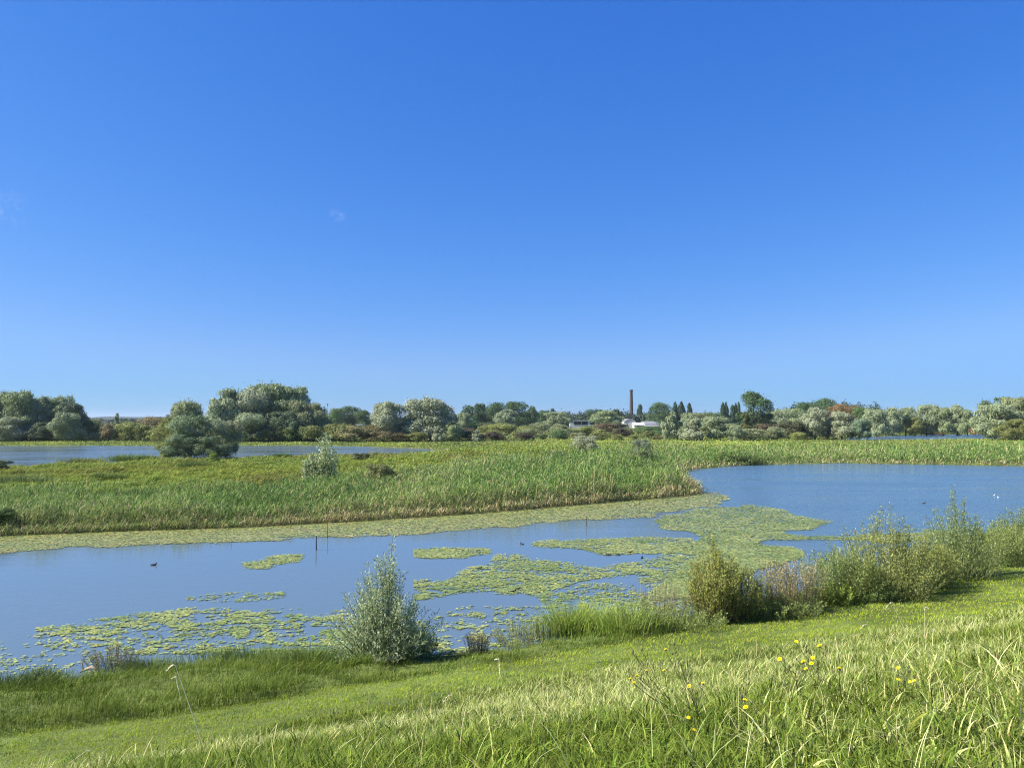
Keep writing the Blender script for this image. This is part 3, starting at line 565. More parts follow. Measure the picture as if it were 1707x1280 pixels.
T = [
 ('willow', 0, 'willow_tree', -30, 42, 655, 242, WIL, 'grey green willow cut by the left edge of the photo behind the pond', G1),
 ('willow', 1, 'willow_tree', 14, 30, 656, 246, SIL, 'round silver willow second along the left pond shore from the photo edge', G1),
 ('willow', 2, 'willow_tree', 40, 28, 655, 240, WIL, 'tall willow with brownish top in the left pond clump', G1),
 ('willow', 3, 'willow_tree', 68, 24, 663, 243, SIL, 'pointed silver green willow in the middle of the left pond clump', G1),
 ('willow', 4, 'willow_tree', 98, 28, 663, 247, WIL, 'willow with flat wide top towards the right of the left pond clump', G1),
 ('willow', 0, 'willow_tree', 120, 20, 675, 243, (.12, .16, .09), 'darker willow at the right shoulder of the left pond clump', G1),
 ('willow', 2, 'willow_tree', 112, 22, 690, 234, SIL, 'low drooping silver willow in front of the left pond clump', G1),
 ('willow', 4, 'willow_tree', 20, 24, 697, 235, SIL2, 'low pale willow overhanging the left pond beside the photo edge', G1),
 ('willow', 1, 'willow_tree', 68, 22, 705, 236, (.11, .15, .08), 'low dark willow in shade at the foot of the left pond clump', G1),  # its shade is put into a darker leaf colour
 ('spire', 0, 'slender_tree', 196, 9, 690, 250, SIL, 'slender pale spire shaped tree standing alone in the gap behind the pond', None),
 ('willow', 1, 'willow_tree', 378, 34, 650, 238, SIL, 'silver willow with rounded head at the left end of the big middle clump', G2),
 ('willow', 3, 'willow_tree', 424, 32, 650, 242, SIL2, 'pale silver willow at the left of the tallest one in the middle clump', G2),
 ('willow', 0, 'willow_tree', 450, 36, 643, 245, WIL, 'tallest willow crowning the big middle clump', G2),
 ('willow', 2, 'willow_tree', 487, 28, 648, 246, WIL, 'tall willow with ragged dark tips right of the tallest in the middle clump', G2),
 ('willow', 4, 'willow_tree', 502, 24, 670, 239, WGR, 'olive willow low on the right slope of the middle clump', G2),
 ('willow', 1, 'willow_tree', 526, 21, 674, 241, WGR, 'brownish green willow at the right end of the middle clump beside the masts', G2),
 ('willow', 3, 'willow_tree', 420, 30, 690, 232, SIL, 'low silver willow at the front foot of the middle clump', G2),
 ('willow', 2, 'willow_tree', 470, 26, 688, 234, (.12, .17, .09), 'low shaded willow in the front centre of the middle clump', G2),  # leaf colour darkened to stand in for the shade on it
 ('willow', 2, 'willow_tree', 641, 28, 673, 236, SIL2, 'rounded silver willow standing alone right of the olive thicket', None),
 ('willow', 0, 'willow_tree', 718, 37, 667, 240, SIL2, 'broad pale silver willow beside the dark far poplars', None),
 ('willow', 4, 'willow_tree', 690, 20, 700, 237, SIL, 'low grey willow at the left foot of the broad pale willow', None),
 ('willow', 1, 'willow_tree', 752, 18, 703, 236, WIL, 'low dark willow at the right foot of the broad pale willow', None),
 ('round', 0, 'broadleaf_tree', 563, 17, 683, 520, MGR, 'left one of the three dark trees right of the masts', None),
 ('round', 1, 'broadleaf_tree', 588, 19, 680, 530, DGR, 'middle and darkest of the three trees right of the masts', None),
 ('round', 2, 'broadleaf_tree', 606, 14, 685, 525, MGR, 'right one of the three dark trees right of the masts, partly behind the round willow', None),
 ('round', 3, 'broadleaf_tree', 782, 15, 677, 560, DGR, 'leftmost of the dark trees in the tall row left of the chimney', None),
 ('tall', 0, 'broadleaf_tree', 802, 15, 675, 570, DGR, 'second dark tree from the left in the tall row left of the chimney', None),
 ('round', 1, 'broadleaf_tree', 826, 17, 674, 565, DGR, 'third dark tree in the tall row left of the chimney', None),
 ('round', 2, 'broadleaf_tree', 864, 27, 671, 560, DGR, 'widest dark tree in the tall row left of the chimney', None),
 ('tall', 1, 'broadleaf_tree', 886, 10, 678, 555, MGR, 'narrow ragged tree at the right end of the tall dark row', None),
 ('willow', 3, 'willow_tree', 842, 17, 684, 500, SIL, 'pale willow standing in front of the tall dark tree row', None),
 ('willow', 0, 'willow_tree', 774, 12, 690, 400, SIL, 'small pale willow in front of the leftmost dark tree', None),
 ('round', 3, 'broadleaf_tree', 905, 13, 685, 600, DGR, 'low dark tree just right of the tall dark row', None),
 ('willow', 2, 'willow_tree', 926, 20, 688, 480, SIL, 'spiky pale willow left of the low white building', None),
 ('tall', 2, 'broadleaf_tree', 921, 8, 683, 620, DGR, 'small pointed dark tree behind the spiky pale willow', None),
 ('round', 0, 'broadleaf_tree', 996, 14, 684, 640, DGR, 'dark tree behind the right end of the low white building', None),
 ('willow', 4, 'willow_tree', 1010, 21, 686, 560, WIL, 'grey green willow between the low white building and the chimney', None),
 ('tall', 0, 'broadleaf_tree', 1028, 9, 684, 600, DGR, 'small pointed tree just left of the chimney', None),
 ('poplar', 0, 'poplar_tree', 1067, 5, 675, 900, POP, 'single column shaped poplar just right of the chimney', None),
 ('round', 1, 'broadleaf_tree', 1104, 17, 674, 620, DGR, 'round dark tree between the chimney and the first poplars', None),
 ('round', 2, 'broadleaf_tree', 1084, 9, 691, 700, MGR, 'small pale green tree right of the single poplar', None),
 ('poplar', 1, 'poplar_tree', 1125.5, 4.2, 671, 700, POP, 'first poplar of the three near each other right of the round dark tree', 'poplars right of the chimney'),
 ('poplar', 2, 'poplar_tree', 1136, 6, 671, 700, POP, 'wider middle poplar of the three right of the round dark tree', 'poplars right of the chimney'),
 ('poplar', 0, 'poplar_tree', 1149, 4.5, 673, 700, POP, 'last poplar of the three right of the round dark tree', 'poplars right of the chimney'),
 ('poplar', 1, 'poplar_tree', 1205, 4.2, 672, 650, POP, 'left poplar of the twin pair left of the big dark tree', 'poplars left of the big dark tree'),
 ('poplar', 2, 'poplar_tree', 1210.5, 4, 672, 655, POP, 'right poplar of the twin pair left of the big dark tree', 'poplars left of the big dark tree'),
 ('poplar', 0, 'poplar_tree', 1221, 4.6, 676, 650, POP, 'lower wide poplar in the trio beside the big dark tree', 'poplars left of the big dark tree'),
 ('poplar', 1, 'poplar_tree', 1226.5, 3.6, 673, 655, POP, 'middle poplar in the trio beside the big dark tree', 'poplars left of the big dark tree'),
 ('poplar', 2, 'poplar_tree', 1231, 3.8, 672, 650, POP, 'poplar touching the left side of the big dark tree', 'poplars left of the big dark tree'),
 ('airy', 0, 'broadleaf_tree', 1258, 28, 655, 330, DGR, 'big dark tree with open ragged crown, tallest on the right half of the skyline', None),
 ('round', 3, 'broadleaf_tree', 1274, 16, 690, 332, DGR, 'dense dark tree at the right foot of the big ragged tree', None),
 ('spire', 1, 'yellowish_tree', 1243, 13, 690, 320, (.13, .14, .045), 'yellowish green pointed tree under the left side of the big dark tree', None),
 ('round', 0, 'broadleaf_tree', 1165, 20, 690, 520, WGR, 'grey green tree behind the gap between the two poplar groups', None),
 ('round', 1, 'broadleaf_tree', 1188, 18, 690, 540, MGR, 'low green tree left of the twin poplars', None),
 ('spire', 0, 'willow_tree', 1121, 19, 688, 246, SIL, 'pale cone shaped willow, leftmost of the row in front of the poplars', 'pale willows in front of the poplars'),
 ('willow', 3, 'willow_tree', 1146, 13, 693, 262, SIL, 'grey willow behind and right of the cone shaped willow', 'pale willows in front of the poplars'),
 ('spire', 1, 'willow_tree', 1156, 20, 699, 240, SIL2, 'palest willow with pointed top and lumpy skirt, second in the row', 'pale willows in front of the poplars'),
 ('willow', 2, 'willow_tree', 1194, 21, 696, 243, SIL, 'broad two headed willow, third in the row in front of the poplars', 'pale willows in front of the poplars'),
 ('willow', 0, 'willow_tree', 1224, 11, 711, 238, SIL, 'small pale willow, rightmost of the row in front of the poplars', 'pale willows in front of the poplars'),
 ('round', 2, 'broadleaf_tree', 1300, 18, 684, 430, SIL, 'grey green tree right of the big ragged tree', None),
 ('round', 3, 'broadleaf_tree', 1326, 20, 682, 450, WIL, 'second grey green tree on the rise right of the big ragged tree', None),
 ('round', 0, 'broadleaf_tree', 1345, 22, 673, 560, DGR, 'dark tree on the left shoulder of the wooded rise', None),
 ('round', 1, 'broadleaf_tree', 1368, 22, 668, 580, DGR, 'dark round tree at the top of the wooded rise', None),
 ('round', 2, 'broadleaf_tree', 1396, 18, 675, 500, ORG, 'left orange brown tree on the wooded rise', 'orange brown trees on the rise'),
 ('round', 3, 'broadleaf_tree', 1420, 18, 677, 490, (.17, .12, .05), 'right orange brown tree on the wooded rise', 'orange brown trees on the rise'),
 ('willow', 1, 'willow_tree', 1357, 21, 681, 262, SIL2, 'pale grey willow with forked trunks, leftmost in the group by the right pond', 'willows by the right pond'),
 ('willow', 3, 'willow_tree', 1378, 18, 686, 266, (.24, .23, .14), 'yellowish grey willow second in the group by the right pond', 'willows by the right pond'),
 ('willow', 4, 'willow_tree', 1402, 22, 688, 260, SIL2, 'rounded pale willow third in the group by the right pond', 'willows by the right pond'),
 ('willow', 0, 'willow_tree', 1432, 16, 701, 256, (.19, .26, .16), 'low bluish green willow leaning over the left end of the right pond', 'willows by the right pond'),
 ('round', 0, 'broadleaf_tree', 1440, 12, 681, 420, MGR, 'small dark topped tree behind the bluish willow', None),
 ('willow', 2, 'willow_tree', 1460, 20, 684, 300, SIL, 'brownish silver willow at the start of the row along the right pond', 'willow row along the right pond'),
 ('willow', 1, 'willow_tree', 1486, 18, 681, 345, SIL, 'second willow of the row along the right pond', 'willow row along the right pond'),
 ('willow', 4, 'willow_tree', 1508, 18, 681, 350, WIL, 'third willow of the row along the right pond', 'willow row along the right pond'),
 ('willow', 0, 'willow_tree', 1543, 19, 677, 355, SIL, 'tall pointed willow in the middle of the row along the right pond', 'willow row along the right pond'),
 ('willow', 3, 'willow_tree', 1524, 14, 697, 343, OLV, 'low yellow green willow in front of the row along the right pond', 'willow row along the right pond'),
 ('willow', 2, 'willow_tree', 1571, 18, 681, 352, WIL, 'willow right of the tall pointed one in the row along the right pond', 'willow row along the right pond'),
 ('willow', 1, 'willow_tree', 1594, 20, 677, 350, SIL, 'bright silver willow near the right end of the row along the right pond', 'willow row along the right pond'),
 ('willow', 4, 'willow_tree', 1612, 14, 684, 345, WIL, 'last willow at the right end of the row along the right pond', 'willow row along the right pond'),
 ('round', 1, 'broadleaf_tree', 1632, 12, 702, 480, WGR, 'small hazy tree in the gap before the right edge trees', None),
 ('airy', 1, 'broadleaf_tree', 1659, 24, 662, 262, (.10, .15, .055), 'dark topped tree leaning left above the willows at the right edge', None),
 ('willow', 0, 'willow_tree', 1668, 30, 676, 245, SIL, 'full grey green willow hanging over the right end of the pond', 'willows at the right edge'),
 ('willow', 2, 'willow_tree', 1695, 24, 665, 250, WGR, 'tall willow beside the right edge of the photo', 'willows at the right edge'),
 ('willow', 3, 'willow_tree', 1725, 30, 668, 247, WIL, 'willow cut by the right edge of the photo', 'willows at the right edge'),
 ('willow', 4, 'willow_tree', 1690, 20, 700, 238, OLV, 'low yellowish willow at the foot of the right edge trees', 'willows at the right edge'),
]
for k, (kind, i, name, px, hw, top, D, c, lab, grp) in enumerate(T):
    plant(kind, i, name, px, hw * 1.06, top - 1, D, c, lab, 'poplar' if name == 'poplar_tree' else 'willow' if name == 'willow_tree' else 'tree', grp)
# shrubs one can tell apart
B = [
 ('round', 160, 13, 701, 262, WGR, 'rounded grey green tree like bush right of the left willows'), ('round', 210, 15, 703, 268, MGR, 'green bush behind the spire tree in the gap'),
 ('shrub', 158, 9, 722, 236, WGR, 'small grey bush on the far pond shore left of the spire tree'), ('shrub', 172, 11, 712, 244, DGR, 'dark green bush left of the spire tree'),
 ('shrub', 150, 12, 703, 252, MGR, 'green bush beside the right end of the left willows'), ('shrub', 183, 12, 708, 242, TAN, 'tan bush at the left foot of the spire tree'),
 ('shrub', 220, 19, 706, 243, YGR, 'yellow green rounded bush right of the spire tree'), ('shrub', 243, 14, 710, 240, OLV, 'olive rounded bush left of the island willow thicket'),
 ('shrub', 255, 22, 698, 252, TAN, 'tall tan brown bush behind the left side of the island thicket'),
 ('shrub', 262, 12, 715, 236, YGR, 'light green bush on the far shore touching the island thicket'),
 ('shrub', 448, 15, 716, 231, OLV, 'leftmost yellow green bush at the foot of the middle willow clump'), ('shrub', 474, 17, 712, 233, YGR, 'second yellow green bush at the foot of the middle willow clump'),
 ('shrub', 498, 16, 711, 232, MGR, 'green bush at the foot of the middle willow clump'), ('shrub', 522, 18, 712, 231, OLV, 'olive bush behind the top of the young white poplar'),
 ('shrub', 565, 22, 709, 233, OLV, 'olive green dome at the left of the tan thicket'), ('shrub', 592, 24, 711, 231, (.25, .24, .10), 'tan brown dome in the middle thicket'),
 ('shrub', 618, 20, 710, 235, (.17, .15, .06), 'ochre dome of the thicket before the lone round willow'), ('shrub', 640, 17, 720, 229, (.17, .15, .07), 'low brown bush under the lone round willow'),
 ('shrub', 668, 15, 722, 231, (.14, .12, .06), 'low russet bush between the two silver willows'), ('shrub', 697, 17, 722, 230, OLV, 'low olive bush under the broad pale willow'),
 ('spire', 729, 9, 712, 228, SIL2, 'small whitish pointed shrub before the broad pale willow'), ('spire', 796, 8, 716, 229, SIL2, 'small whitish pointed shrub right of the broad pale willow'),
 ('shrub', 1250, 20, 716, 242, WGR, 'low sprawling grey bush right of the pale willow row'), ('shrub', 1290, 14, 714, 245, WGR, 'grey green dome right of the big ragged tree'),
 ('shrub', 1318, 20, 704, 262, (.11, .12, .06), 'flat topped brownish bush left of the forked willow'), ('shrub', 1271, 15, 708, 256, BRN, 'brown red bush under the big ragged tree'),
 ('shrub', 1640, 18, 712, 330, ORG, 'orange brown bush at the right end of the far pond'), ('shrub', 1658, 12, 708, 345, TAN, 'tan bush behind the orange one at the far pond'),
 ('shrub', 1555, 14, 722, 350, (.16, .12, .05), 'low rusty bush on the far bank of the right pond'),
]
for k, (kind, px, hw, top, D, c, lab) in enumerate(B): plant(kind, k * 3 + 1, 'bush', px, hw * 1.1, top - 1, D, c, lab, 'bush')

# scrub belt of rounded bushes
def scrub():
    r = random.Random(11); zones = [(760, 'beside the small whitish shrub'), (830, 'below the tall dark row'), (890, 'right of the tall dark row'), (940, 'left of the white building'),
        (975, 'below the white building'), (1018, 'left of the chimney'), (1056, 'below the chimney'), (1092, 'right below the chimney'), (1180, 'behind the pale willow row'), (1240, 'under the big ragged tree'), (1310, 'left of the forked willow')]
    cols = [(BRN, 'russet brown'), (OLV, 'olive'), ((.09, .075, .05), 'dark brown'), (DGR, 'dark green'), (MGR, 'green'), (OLV, 'olive'), (YGR, 'yellow green'), (WGR, 'grey green'), ((.08, .10, .045), 'dull green')]
    items = []
    for row, (D0, n, h0) in enumerate(((246, 19, 2.6), (275, 20, 3.5), (325, 20, 4.4), (400, 18, 5.0))):
        for k in range(n):
            px = 765 + (1345 - 765) * (k + r.uniform(.1, .9)) / n
            if row < 2 and 1100 < px < 1215: continue
            D = D0 * r.uniform(.97, 1.04); H = h0 * r.uniform(.65, 1.2) * (.74 if row >= 2 and (1025 < px < 1118 or 945 < px < 1000) else 1); hw = H * r.uniform(.7, 1.25) * F / D
            items.append((px, row, D, H, hw, r.choice(cols)))
    keys = {}
    for it in sorted(items):
        z = min(zones, key=lambda z: abs(z[0] - it[0]))[1]; key = (it[5][1], ('front row', 'second row', 'third row', 'back row')[it[1]], z); keys.setdefault(key, []).append(it)
    for (cn, rw, z), L_ in keys.items():
        for j, (px, row, D, H, hw, c) in enumerate(L_):
            pre = '' if len(L_) == 1 else (('left ', 'right ') if len(L_) == 2 else ('leftmost ', 'middle ', 'rightmost ', 'last '))[min(j, 3)]
            X = at(px, D); d_ = ray(0, 700); top = 640 - F * math.tan(math.atan((H + .5 - EYE) / D) - PITCH)
            plant('shrub', r.randrange(5), 'bush', px, hw, top, D, c[0], f'{pre}{cn} bush in the {rw} of scrub {z}', 'bush', 'bushes of the scrub belt')
scrub()

# distant woods: one mass far behind everything
def woods():
    r = np.random.default_rng(3); V, C = [], []
    for (x0, x1, D, h0, n, c) in ((130, 300, 900, 7, 50, (.06, .085, .05)), (530, 700, 800, 10, 40, (.055, .08, .045)), (750, 1330, 780, 13, 190, (.06, .09, .045)), (1280, 1480, 640, 17, 60, (.07, .10, .05)), (1600, 1760, 620, 9, 40, (.09, .10, .055)), (-160, 140, 500, 10, 50, (.05, .08, .04)), (250, 540, 700, 9, 70, (.055, .085, .045))):
        for k in range(n):
            px = x0 + (x1 - x0) * (k + r.random()) / n; Dk = D * r.uniform(.92, 1.1); X = at(px, Dk); H = h0 * r.uniform(.7, 1.15); Rr = r.uniform(4, 8) * D / 700; m = 420
            d = r.normal(0, 1, (m, 3)); d[:, 2] = np.abs(d[:, 2]); d /= np.linalg.norm(d, axis=1)[:, None]; p = d * np.array([Rr, Rr, H]) * (1 + r.normal(0, .1, (m, 1))) + np.array([X, Dk, .5])
            nn = d + r.normal(0, .4, (m, 3)); nn /= np.linalg.norm(nn, axis=1)[:, None]; a1 = np.cross(nn, [0, 0, 1.0] + r.normal(0, .4, (m, 3))); a1 /= np.linalg.norm(a1, axis=1)[:, None] + 1e-9; a2 = np.cross(nn, a1)
            s = (.85 * r.uniform(.6, 1.3, m))[:, None]; V.append(np.stack([p - a2 * s, p + a1 * s * .8, p + a2 * s, p - a1 * s * .8], 1).reshape(-1, 3)); C.append(np.repeat(np.array(c) * r.uniform(.75, 1.3, (m, 1)), 4, 0))
    V = np.concatenate(V); n = len(V) // 4
    tag(link('distant_woods', mesh_np('distant_woods', V, [np.arange(4 * n).reshape(n, 4)], col=np.concatenate(C)), M_HERB), 'hazy far woods forming the low dark band along the horizon', 'woods', kind='stuff')
woods()
# low undergrowth that fills the floor of the scrub
def undergrowth():
    r = np.random.default_rng(4); n = 60000; px = r.uniform(-150, 1860, n); D = r.uniform(228, 480, n); X = at(px, D); s = sdf(X, D, ISL); nz = fbm(X * .05, D * .03, 31, 4)
    right = (px > 750) & (px < 1345) & (D > 240); leftb = (px <= 750) & (D > 236); rt = (px >= 1345) & (D > 258) & (px < 1470)
    k = (s > 2) & (right | leftb | rt) & (r.random(n) < np.clip((nz - .3) * 3, .15, 1)); X, D, nz = X[k], D[k], nz[k]; n = len(X); z = terrain(X, D) + r.uniform(0, 1, n) ** 1.3 * (.4 + 1.7 * nz)
    s_ = (.45 * r.uniform(.5, 1.4, n))[:, None]; nn = r.normal(0, 1, (n, 3)); nn[:, 2] += .8; nn[:, 1] -= .5; nn /= np.linalg.norm(nn, axis=1)[:, None]
    a1 = np.cross(nn, r.normal(0, 1, (n, 3))); a1 /= np.linalg.norm(a1, axis=1)[:, None]; a2 = np.cross(nn, a1); p = np.stack([X, D, z], -1)
    V = np.stack([p - a2 * s_, p + a1 * s_ * .7, p + a2 * s_, p - a1 * s_ * .7], 1).reshape(-1, 3)
    c = lerp(np.array([.09, .12, .04]), np.array([.17, .18, .055]), np.clip(nz * 1.5 - .2, 0, 1)); br = r.random(n) < .25; c[br] = np.array([.13, .10, .05])
    tag(link('undergrowth', mesh_np('undergrowth', V, [np.arange(4 * n).reshape(n, 4)], col=np.repeat(jitter(c, .25), 4, 0)), M_HERB), 'tangled olive and brown undergrowth between the bushes of the scrub belt', 'undergrowth', kind='stuff')
undergrowth()

# mid distance bushes on the marsh (denser and finer than the far ones)
for i in range(3): proto('thicket', i, crown_mesh('thicket_crown', 800 + i, p_dome, 42, .12, 26000, .013, elong=2.4, stray=.10, up=.6), trunk_mesh('thicket_stems', 80 + i, .05, .02, 12, .45))
proto('youngtree', 0, crown_mesh('young_crown', 850, p_cone, 60, .085, 12000, .016, elong=1.8, stray=.12, up=.4), trunk_mesh('young_trunk', 88, .08, .015, 12, .3))
G3 = 'shrubs making up the island thicket'
MID = [
 ('willow', 310, 26, 671, 141, (.30, .34, .17), 'tallest willow of the dark thicket on the marsh at the left, rising above it', 'willow', 0),
 ('thicket', 285, 24, 697, 138, (.24, .26, .08), 'olive green bush at the left side of the big thicket on the marsh', 'bush', 1), ('thicket', 318, 32, 693, 134, (.22, .28, .14), 'dark centre bush of the big thicket with pale shoots on top', 'bush', 2),
 ('thicket', 350, 30, 700, 136, (.27, .32, .18), 'grey green bush right of the centre of the big thicket', 'bush', 0), ('thicket', 378, 22, 702, 141, (.32, .34, .18), 'pale fuzzy bush at the right side of the big thicket', 'bush', 1),
 ('thicket', 300, 26, 725, 130, (.18, .24, .12), 'low dark bush at the front left of the big thicket', 'bush', 0), ('thicket', 350, 28, 728, 130, (.14, .19, .09), 'low dark bush at the front right of the big thicket', 'bush', 2), ('thicket', 278, 14, 738, 131, YGR, 'low yellow green bush at the left foot of the big thicket', 'bush', 2),
 ('youngtree', 357, 14, 752, 118, (.20, .28, .05), 'small bright green bush right in front of the big thicket', 'bush', 0),
 ('thicket', 978, 22, 727, 150, SIL2, 'pale silver bush standing in the meadow right of centre', 'bush', 1), ('thicket', 1070, 17, 733, 128, (.20, .24, .15), 'pale grey green bush in the reeds under the chimney', 'bush', 0), ('thicket', 1076, 24, 752, 98, (.16, .20, .08), 'dark tangled bush in the reeds in front of the pale one', 'bush', 1),
 ('thicket', 895, 20, 748, 118, (.20, .28, .04), 'bright green rounded bush in the middle of the marsh', 'bush', 2), ('thicket', 928, 24, 752, 112, (.16, .21, .08), 'dull green spreading bush right of the bright one in the marsh', 'bush', 0),
 ('thicket', 632, 26, 774, 76, (.17, .19, .07), 'brownish low bush in the marsh right of the young poplar', 'bush', 1),
 ('thicket', 5, 16, 768, 98, (.07, .10, .04), 'dark bush cut by the left edge of the photo behind the reeds', 'bush', 0), ('thicket', 12, 34, 846, 49, (.10, .16, .04), 'dark leafy clump at the reed edge in the left corner of the marsh', 'bush', 1),

  ('thicket', 602, 15, 755, 122, (.13, .15, .07), 'small dark bush on the pond edge right of the young poplar', 'bush', 1),
]
for k, (kind, px, hw, top, D, c, lab, cat, i) in enumerate(MID): plant(kind, i, 'willow_tree' if cat == 'willow' else 'young_tree' if kind == 'youngtree' and cat == 'young tree' else 'bush', px, hw * 1.05, top, D, c, lab, cat, G3 if 'big thicket' in lab and 'tussock' not in lab else None)

# ------------------------------------------------------------------ bushes on the near bank, stem by stem
def shoot_bush(name, pxb, pyb, H, rad, n, leaf_l, leaf_w, per, c_a, c_b, label, cat, stem_mat, lean=.45, cone=.6, seed=1, s0=.02, side=.18, base_r=.7, group=None, bias=(0, 0), dropy=0.0, wide=1.0, qp=1.0):
    r = np.random.default_rng(seed); p0 = hit(pxb, pyb); root = empty(name, p0); tag(root, label, cat, group)
    st = MB(); LV, LC = [], []
    for i in range(n):
        a_ = r.uniform(0, 6.283); q = math.sqrt(r.random()); bx, by = math.cos(a_) * q * base_r * rad * wide, math.sin(a_) * q * base_r * rad
        L_ = H * max(.12, 1 - cone * q ** qp * r.uniform(.7, 1.1)) * r.uniform(.72, 1.0); ox, oy = math.cos(a_) * q * rad * wide * (1 - base_r) + bias[0] * L_, math.sin(a_) * q * rad * (1 - base_r) + bias[1] * L_
        pts = []
        jx, jy = r.normal(0, .04 * H, 2)
        for k in range(6):
            t = k / 5; pts.append(Vector((bx + ox * t ** 1.2 + jx * t * t, by + oy * t ** 1.2 + jy * t * t, -.05 + L_ * t * (1 - lean * .15 * t) - dropy * t ** 3)))
        rr = .010 * (.6 + H * .22); st.tube(pts, [rr * (1 - .75 * k / 5) for k in range(6)], 4)
        m = int(per * L_ / H * 1.1); t = s0 + (1 - s0) * r.random(m) ** .85; P_ = np.array([tuple(p) for p in pts]); ti = np.clip(t * 5, 0, 4.999); i0 = ti.astype(int); fr = (ti - i0)[:, None]; base = P_[i0] * (1 - fr) + P_[i0 + 1] * fr
        th = r.uniform(0, 6.283, m); sp = side * (1.25 - t) * r.random(m) ** .6 * (H / 3) ** .5
        out = np.stack([np.cos(th), np.sin(th), r.uniform(.15, .9, m)], -1); pos = base + out * np.array([1, 1, .8]) * sp[:, None]
        dirv = out + r.normal(0, .35, (m, 3)); dirv[:, 2] += .5; dirv /= np.linalg.norm(dirv, axis=1)[:, None]
        sv = np.cross(dirv, r.normal(0, 1, (m, 3))); sv /= np.linalg.norm(sv, axis=1)[:, None] + 1e-9
        ll = (leaf_l * r.uniform(.6, 1.3, m))[:, None]; lw = (leaf_w * r.uniform(.7, 1.2, m))[:, None]
        LV.append(np.stack([pos, pos + dirv * ll * .45 + sv * lw * .5, pos + dirv * ll, pos + dirv * ll * .45 - sv * lw * .5], 1).reshape(-1, 3))
        c = lerp(np.array(c_a), np.array(c_b), np.clip(r.random(m) * .7 + t * .3, 0, 1)); LC.append(np.repeat(jitter(c, .2, .05), 4, 0))
    st.build('stems', stem_mat, root)
    V = np.concatenate(LV); n4 = len(V) // 4; link('foliage', mesh_np('foliage', V, [np.arange(4 * n4).reshape(n4, 4)], col=np.concatenate(LC)), M_HERB, root)
    return root
SA, SB = (.16, .22, .07), (.47, .53, .31); YA, YB = (.16, .18, .035), (.40, .41, .10); GA, GB = (.11, .155, .035), (.32, .38, .11); BA, BB = (.18, .17, .07), (.46, .40, .20)
shoot_bush('willow_bush', 640, 1098, 4.2, 1.5, 260, .10, .024, 230, SA, SB, 'silver leaved willow bush standing alone on the near bank in front of the lily pads', 'willow', M_GSTEM, cone=1.0, seed=2, qp=.72, base_r=.5, side=.20, bias=(0.0, 0))
shoot_bush('willow_bush', 690, 1094, 1.1, .75, 60, .10, .026, 90, DEEP, (.16, .22, .07), 'low dark green shoots at the right foot of the silver willow bush', 'bush', M_GSTEM, cone=.5, seed=3)
shoot_bush('willow_bush', 1195, 1034, 3.1, 1.05, 130, .085, .028, 170, YA, YB, 'upright yellow green bush, leftmost of the bushes on the right bank', 'bush', M_RSTEM, cone=.55, seed=4, side=.13)
shoot_bush('willow_bush', 1238, 1030, 2.0, .9, 80, .085, .026, 130, GA, YB, 'darker lower bush leaning on the right of the upright yellow green one', 'bush', M_RSTEM, cone=.4, seed=5)
shoot_bush('tall_herbs', 1290, 1022, 2.3, 1.0, 60, .07, .022, 130, BA, BB, 'thin see through bush with brown stems between the yellow green and the large bush', 'bush', M_STEM, cone=.35, seed=6, side=.10)
shoot_bush('tall_herbs', 1335, 1016, 2.2, .9, 55, .07, .02, 120, (.24, .22, .09), (.50, .44, .26), 'straw brown flowering stems left of the large bush', 'tall herbs', M_STEM, cone=.3, seed=7, side=.09)
shoot_bush('willow_bush', 1400, 1002, 2.5, 1.4, 120, .085, .026, 140, GA, GB, 'green left flank of the large bush on the right bank', 'bush', M_GSTEM, cone=.5, seed=8)
shoot_bush('willow_bush', 1478, 992, 3.9, 2.0, 220, .085, .026, 170, YA, (.40, .42, .13), 'largest yellow green bush on the right bank with pointed top', 'bush', M_GSTEM, cone=.72, seed=9, side=.18)
shoot_bush('willow_bush', 1545, 978, 2.4, 1.3, 110, .085, .026, 130, GA, YB, 'lower right flank of the largest yellow green bush', 'bush', M_GSTEM, cone=.45, seed=10)
shoot_bush('willow_bush', 1598, 962, 4.3, 1.7, 170, .085, .026, 150, GA, (.34, .40, .15), 'grey green bush with tall spiky shoots near the right edge', 'bush', M_GSTEM, cone=.8, seed=11, side=.16)
shoot_bush('willow_bush', 1660, 940, 2.3, 1.9, 150, .085, .026, 130, GA, (.38, .43, .13), 'low green bush between the spiky bush and the right edge', 'bush', M_GSTEM, cone=.35, seed=12)
shoot_bush('willow_bush', 1712, 925, 2.9, 1.5, 110, .085, .024, 110, GA, (.28, .34, .14), 'bush cut by the right edge of the photo on the near bank', 'bush', M_GSTEM, cone=.4, seed=13)
shoot_bush('tall_herbs', 796, 1090, .75, .45, 50, .05, .012, 60, (.20, .16, .07), (.42, .35, .20), 'small reddish brown dried bush at the water edge right of the silver willow', 'bush', M_RSTEM, cone=.2, seed=14, side=.06)
shoot_bush('tall_herbs', 1105, 1040, 1.7, 1.0, 60, .06, .014, 60, BA, (.36, .36, .20), 'wispy brown green herbs left of the upright yellow green bush', 'tall herbs', M_STEM, cone=.4, seed=15, side=.09)
shoot_bush('tall_herbs', 1060, 1046, 1.2, .8, 50, .07, .016, 60, GA, GB, 'low wispy green herbs right of the big sedge clump', 'tall herbs', M_GSTEM, cone=.4, seed=16, side=.09)
shoot_bush('tall_herbs', 1390, 1006, .9, .9, 50, .12, .04, 40, DEEP, FRESH, 'broad leaved low weeds at the left foot of the large bush', 'weeds', M_GSTEM, cone=.3, seed=17, side=.09)
shoot_bush('tall_herbs', 1300, 1026, 1.0, 1.5, 110, .07, .022, 90, (.12, .17, .045), (.30, .35, .10), 'low leafy tangle at the foot of the thin brown stemmed bush', 'weeds', M_GSTEM, cone=.4, seed=31)
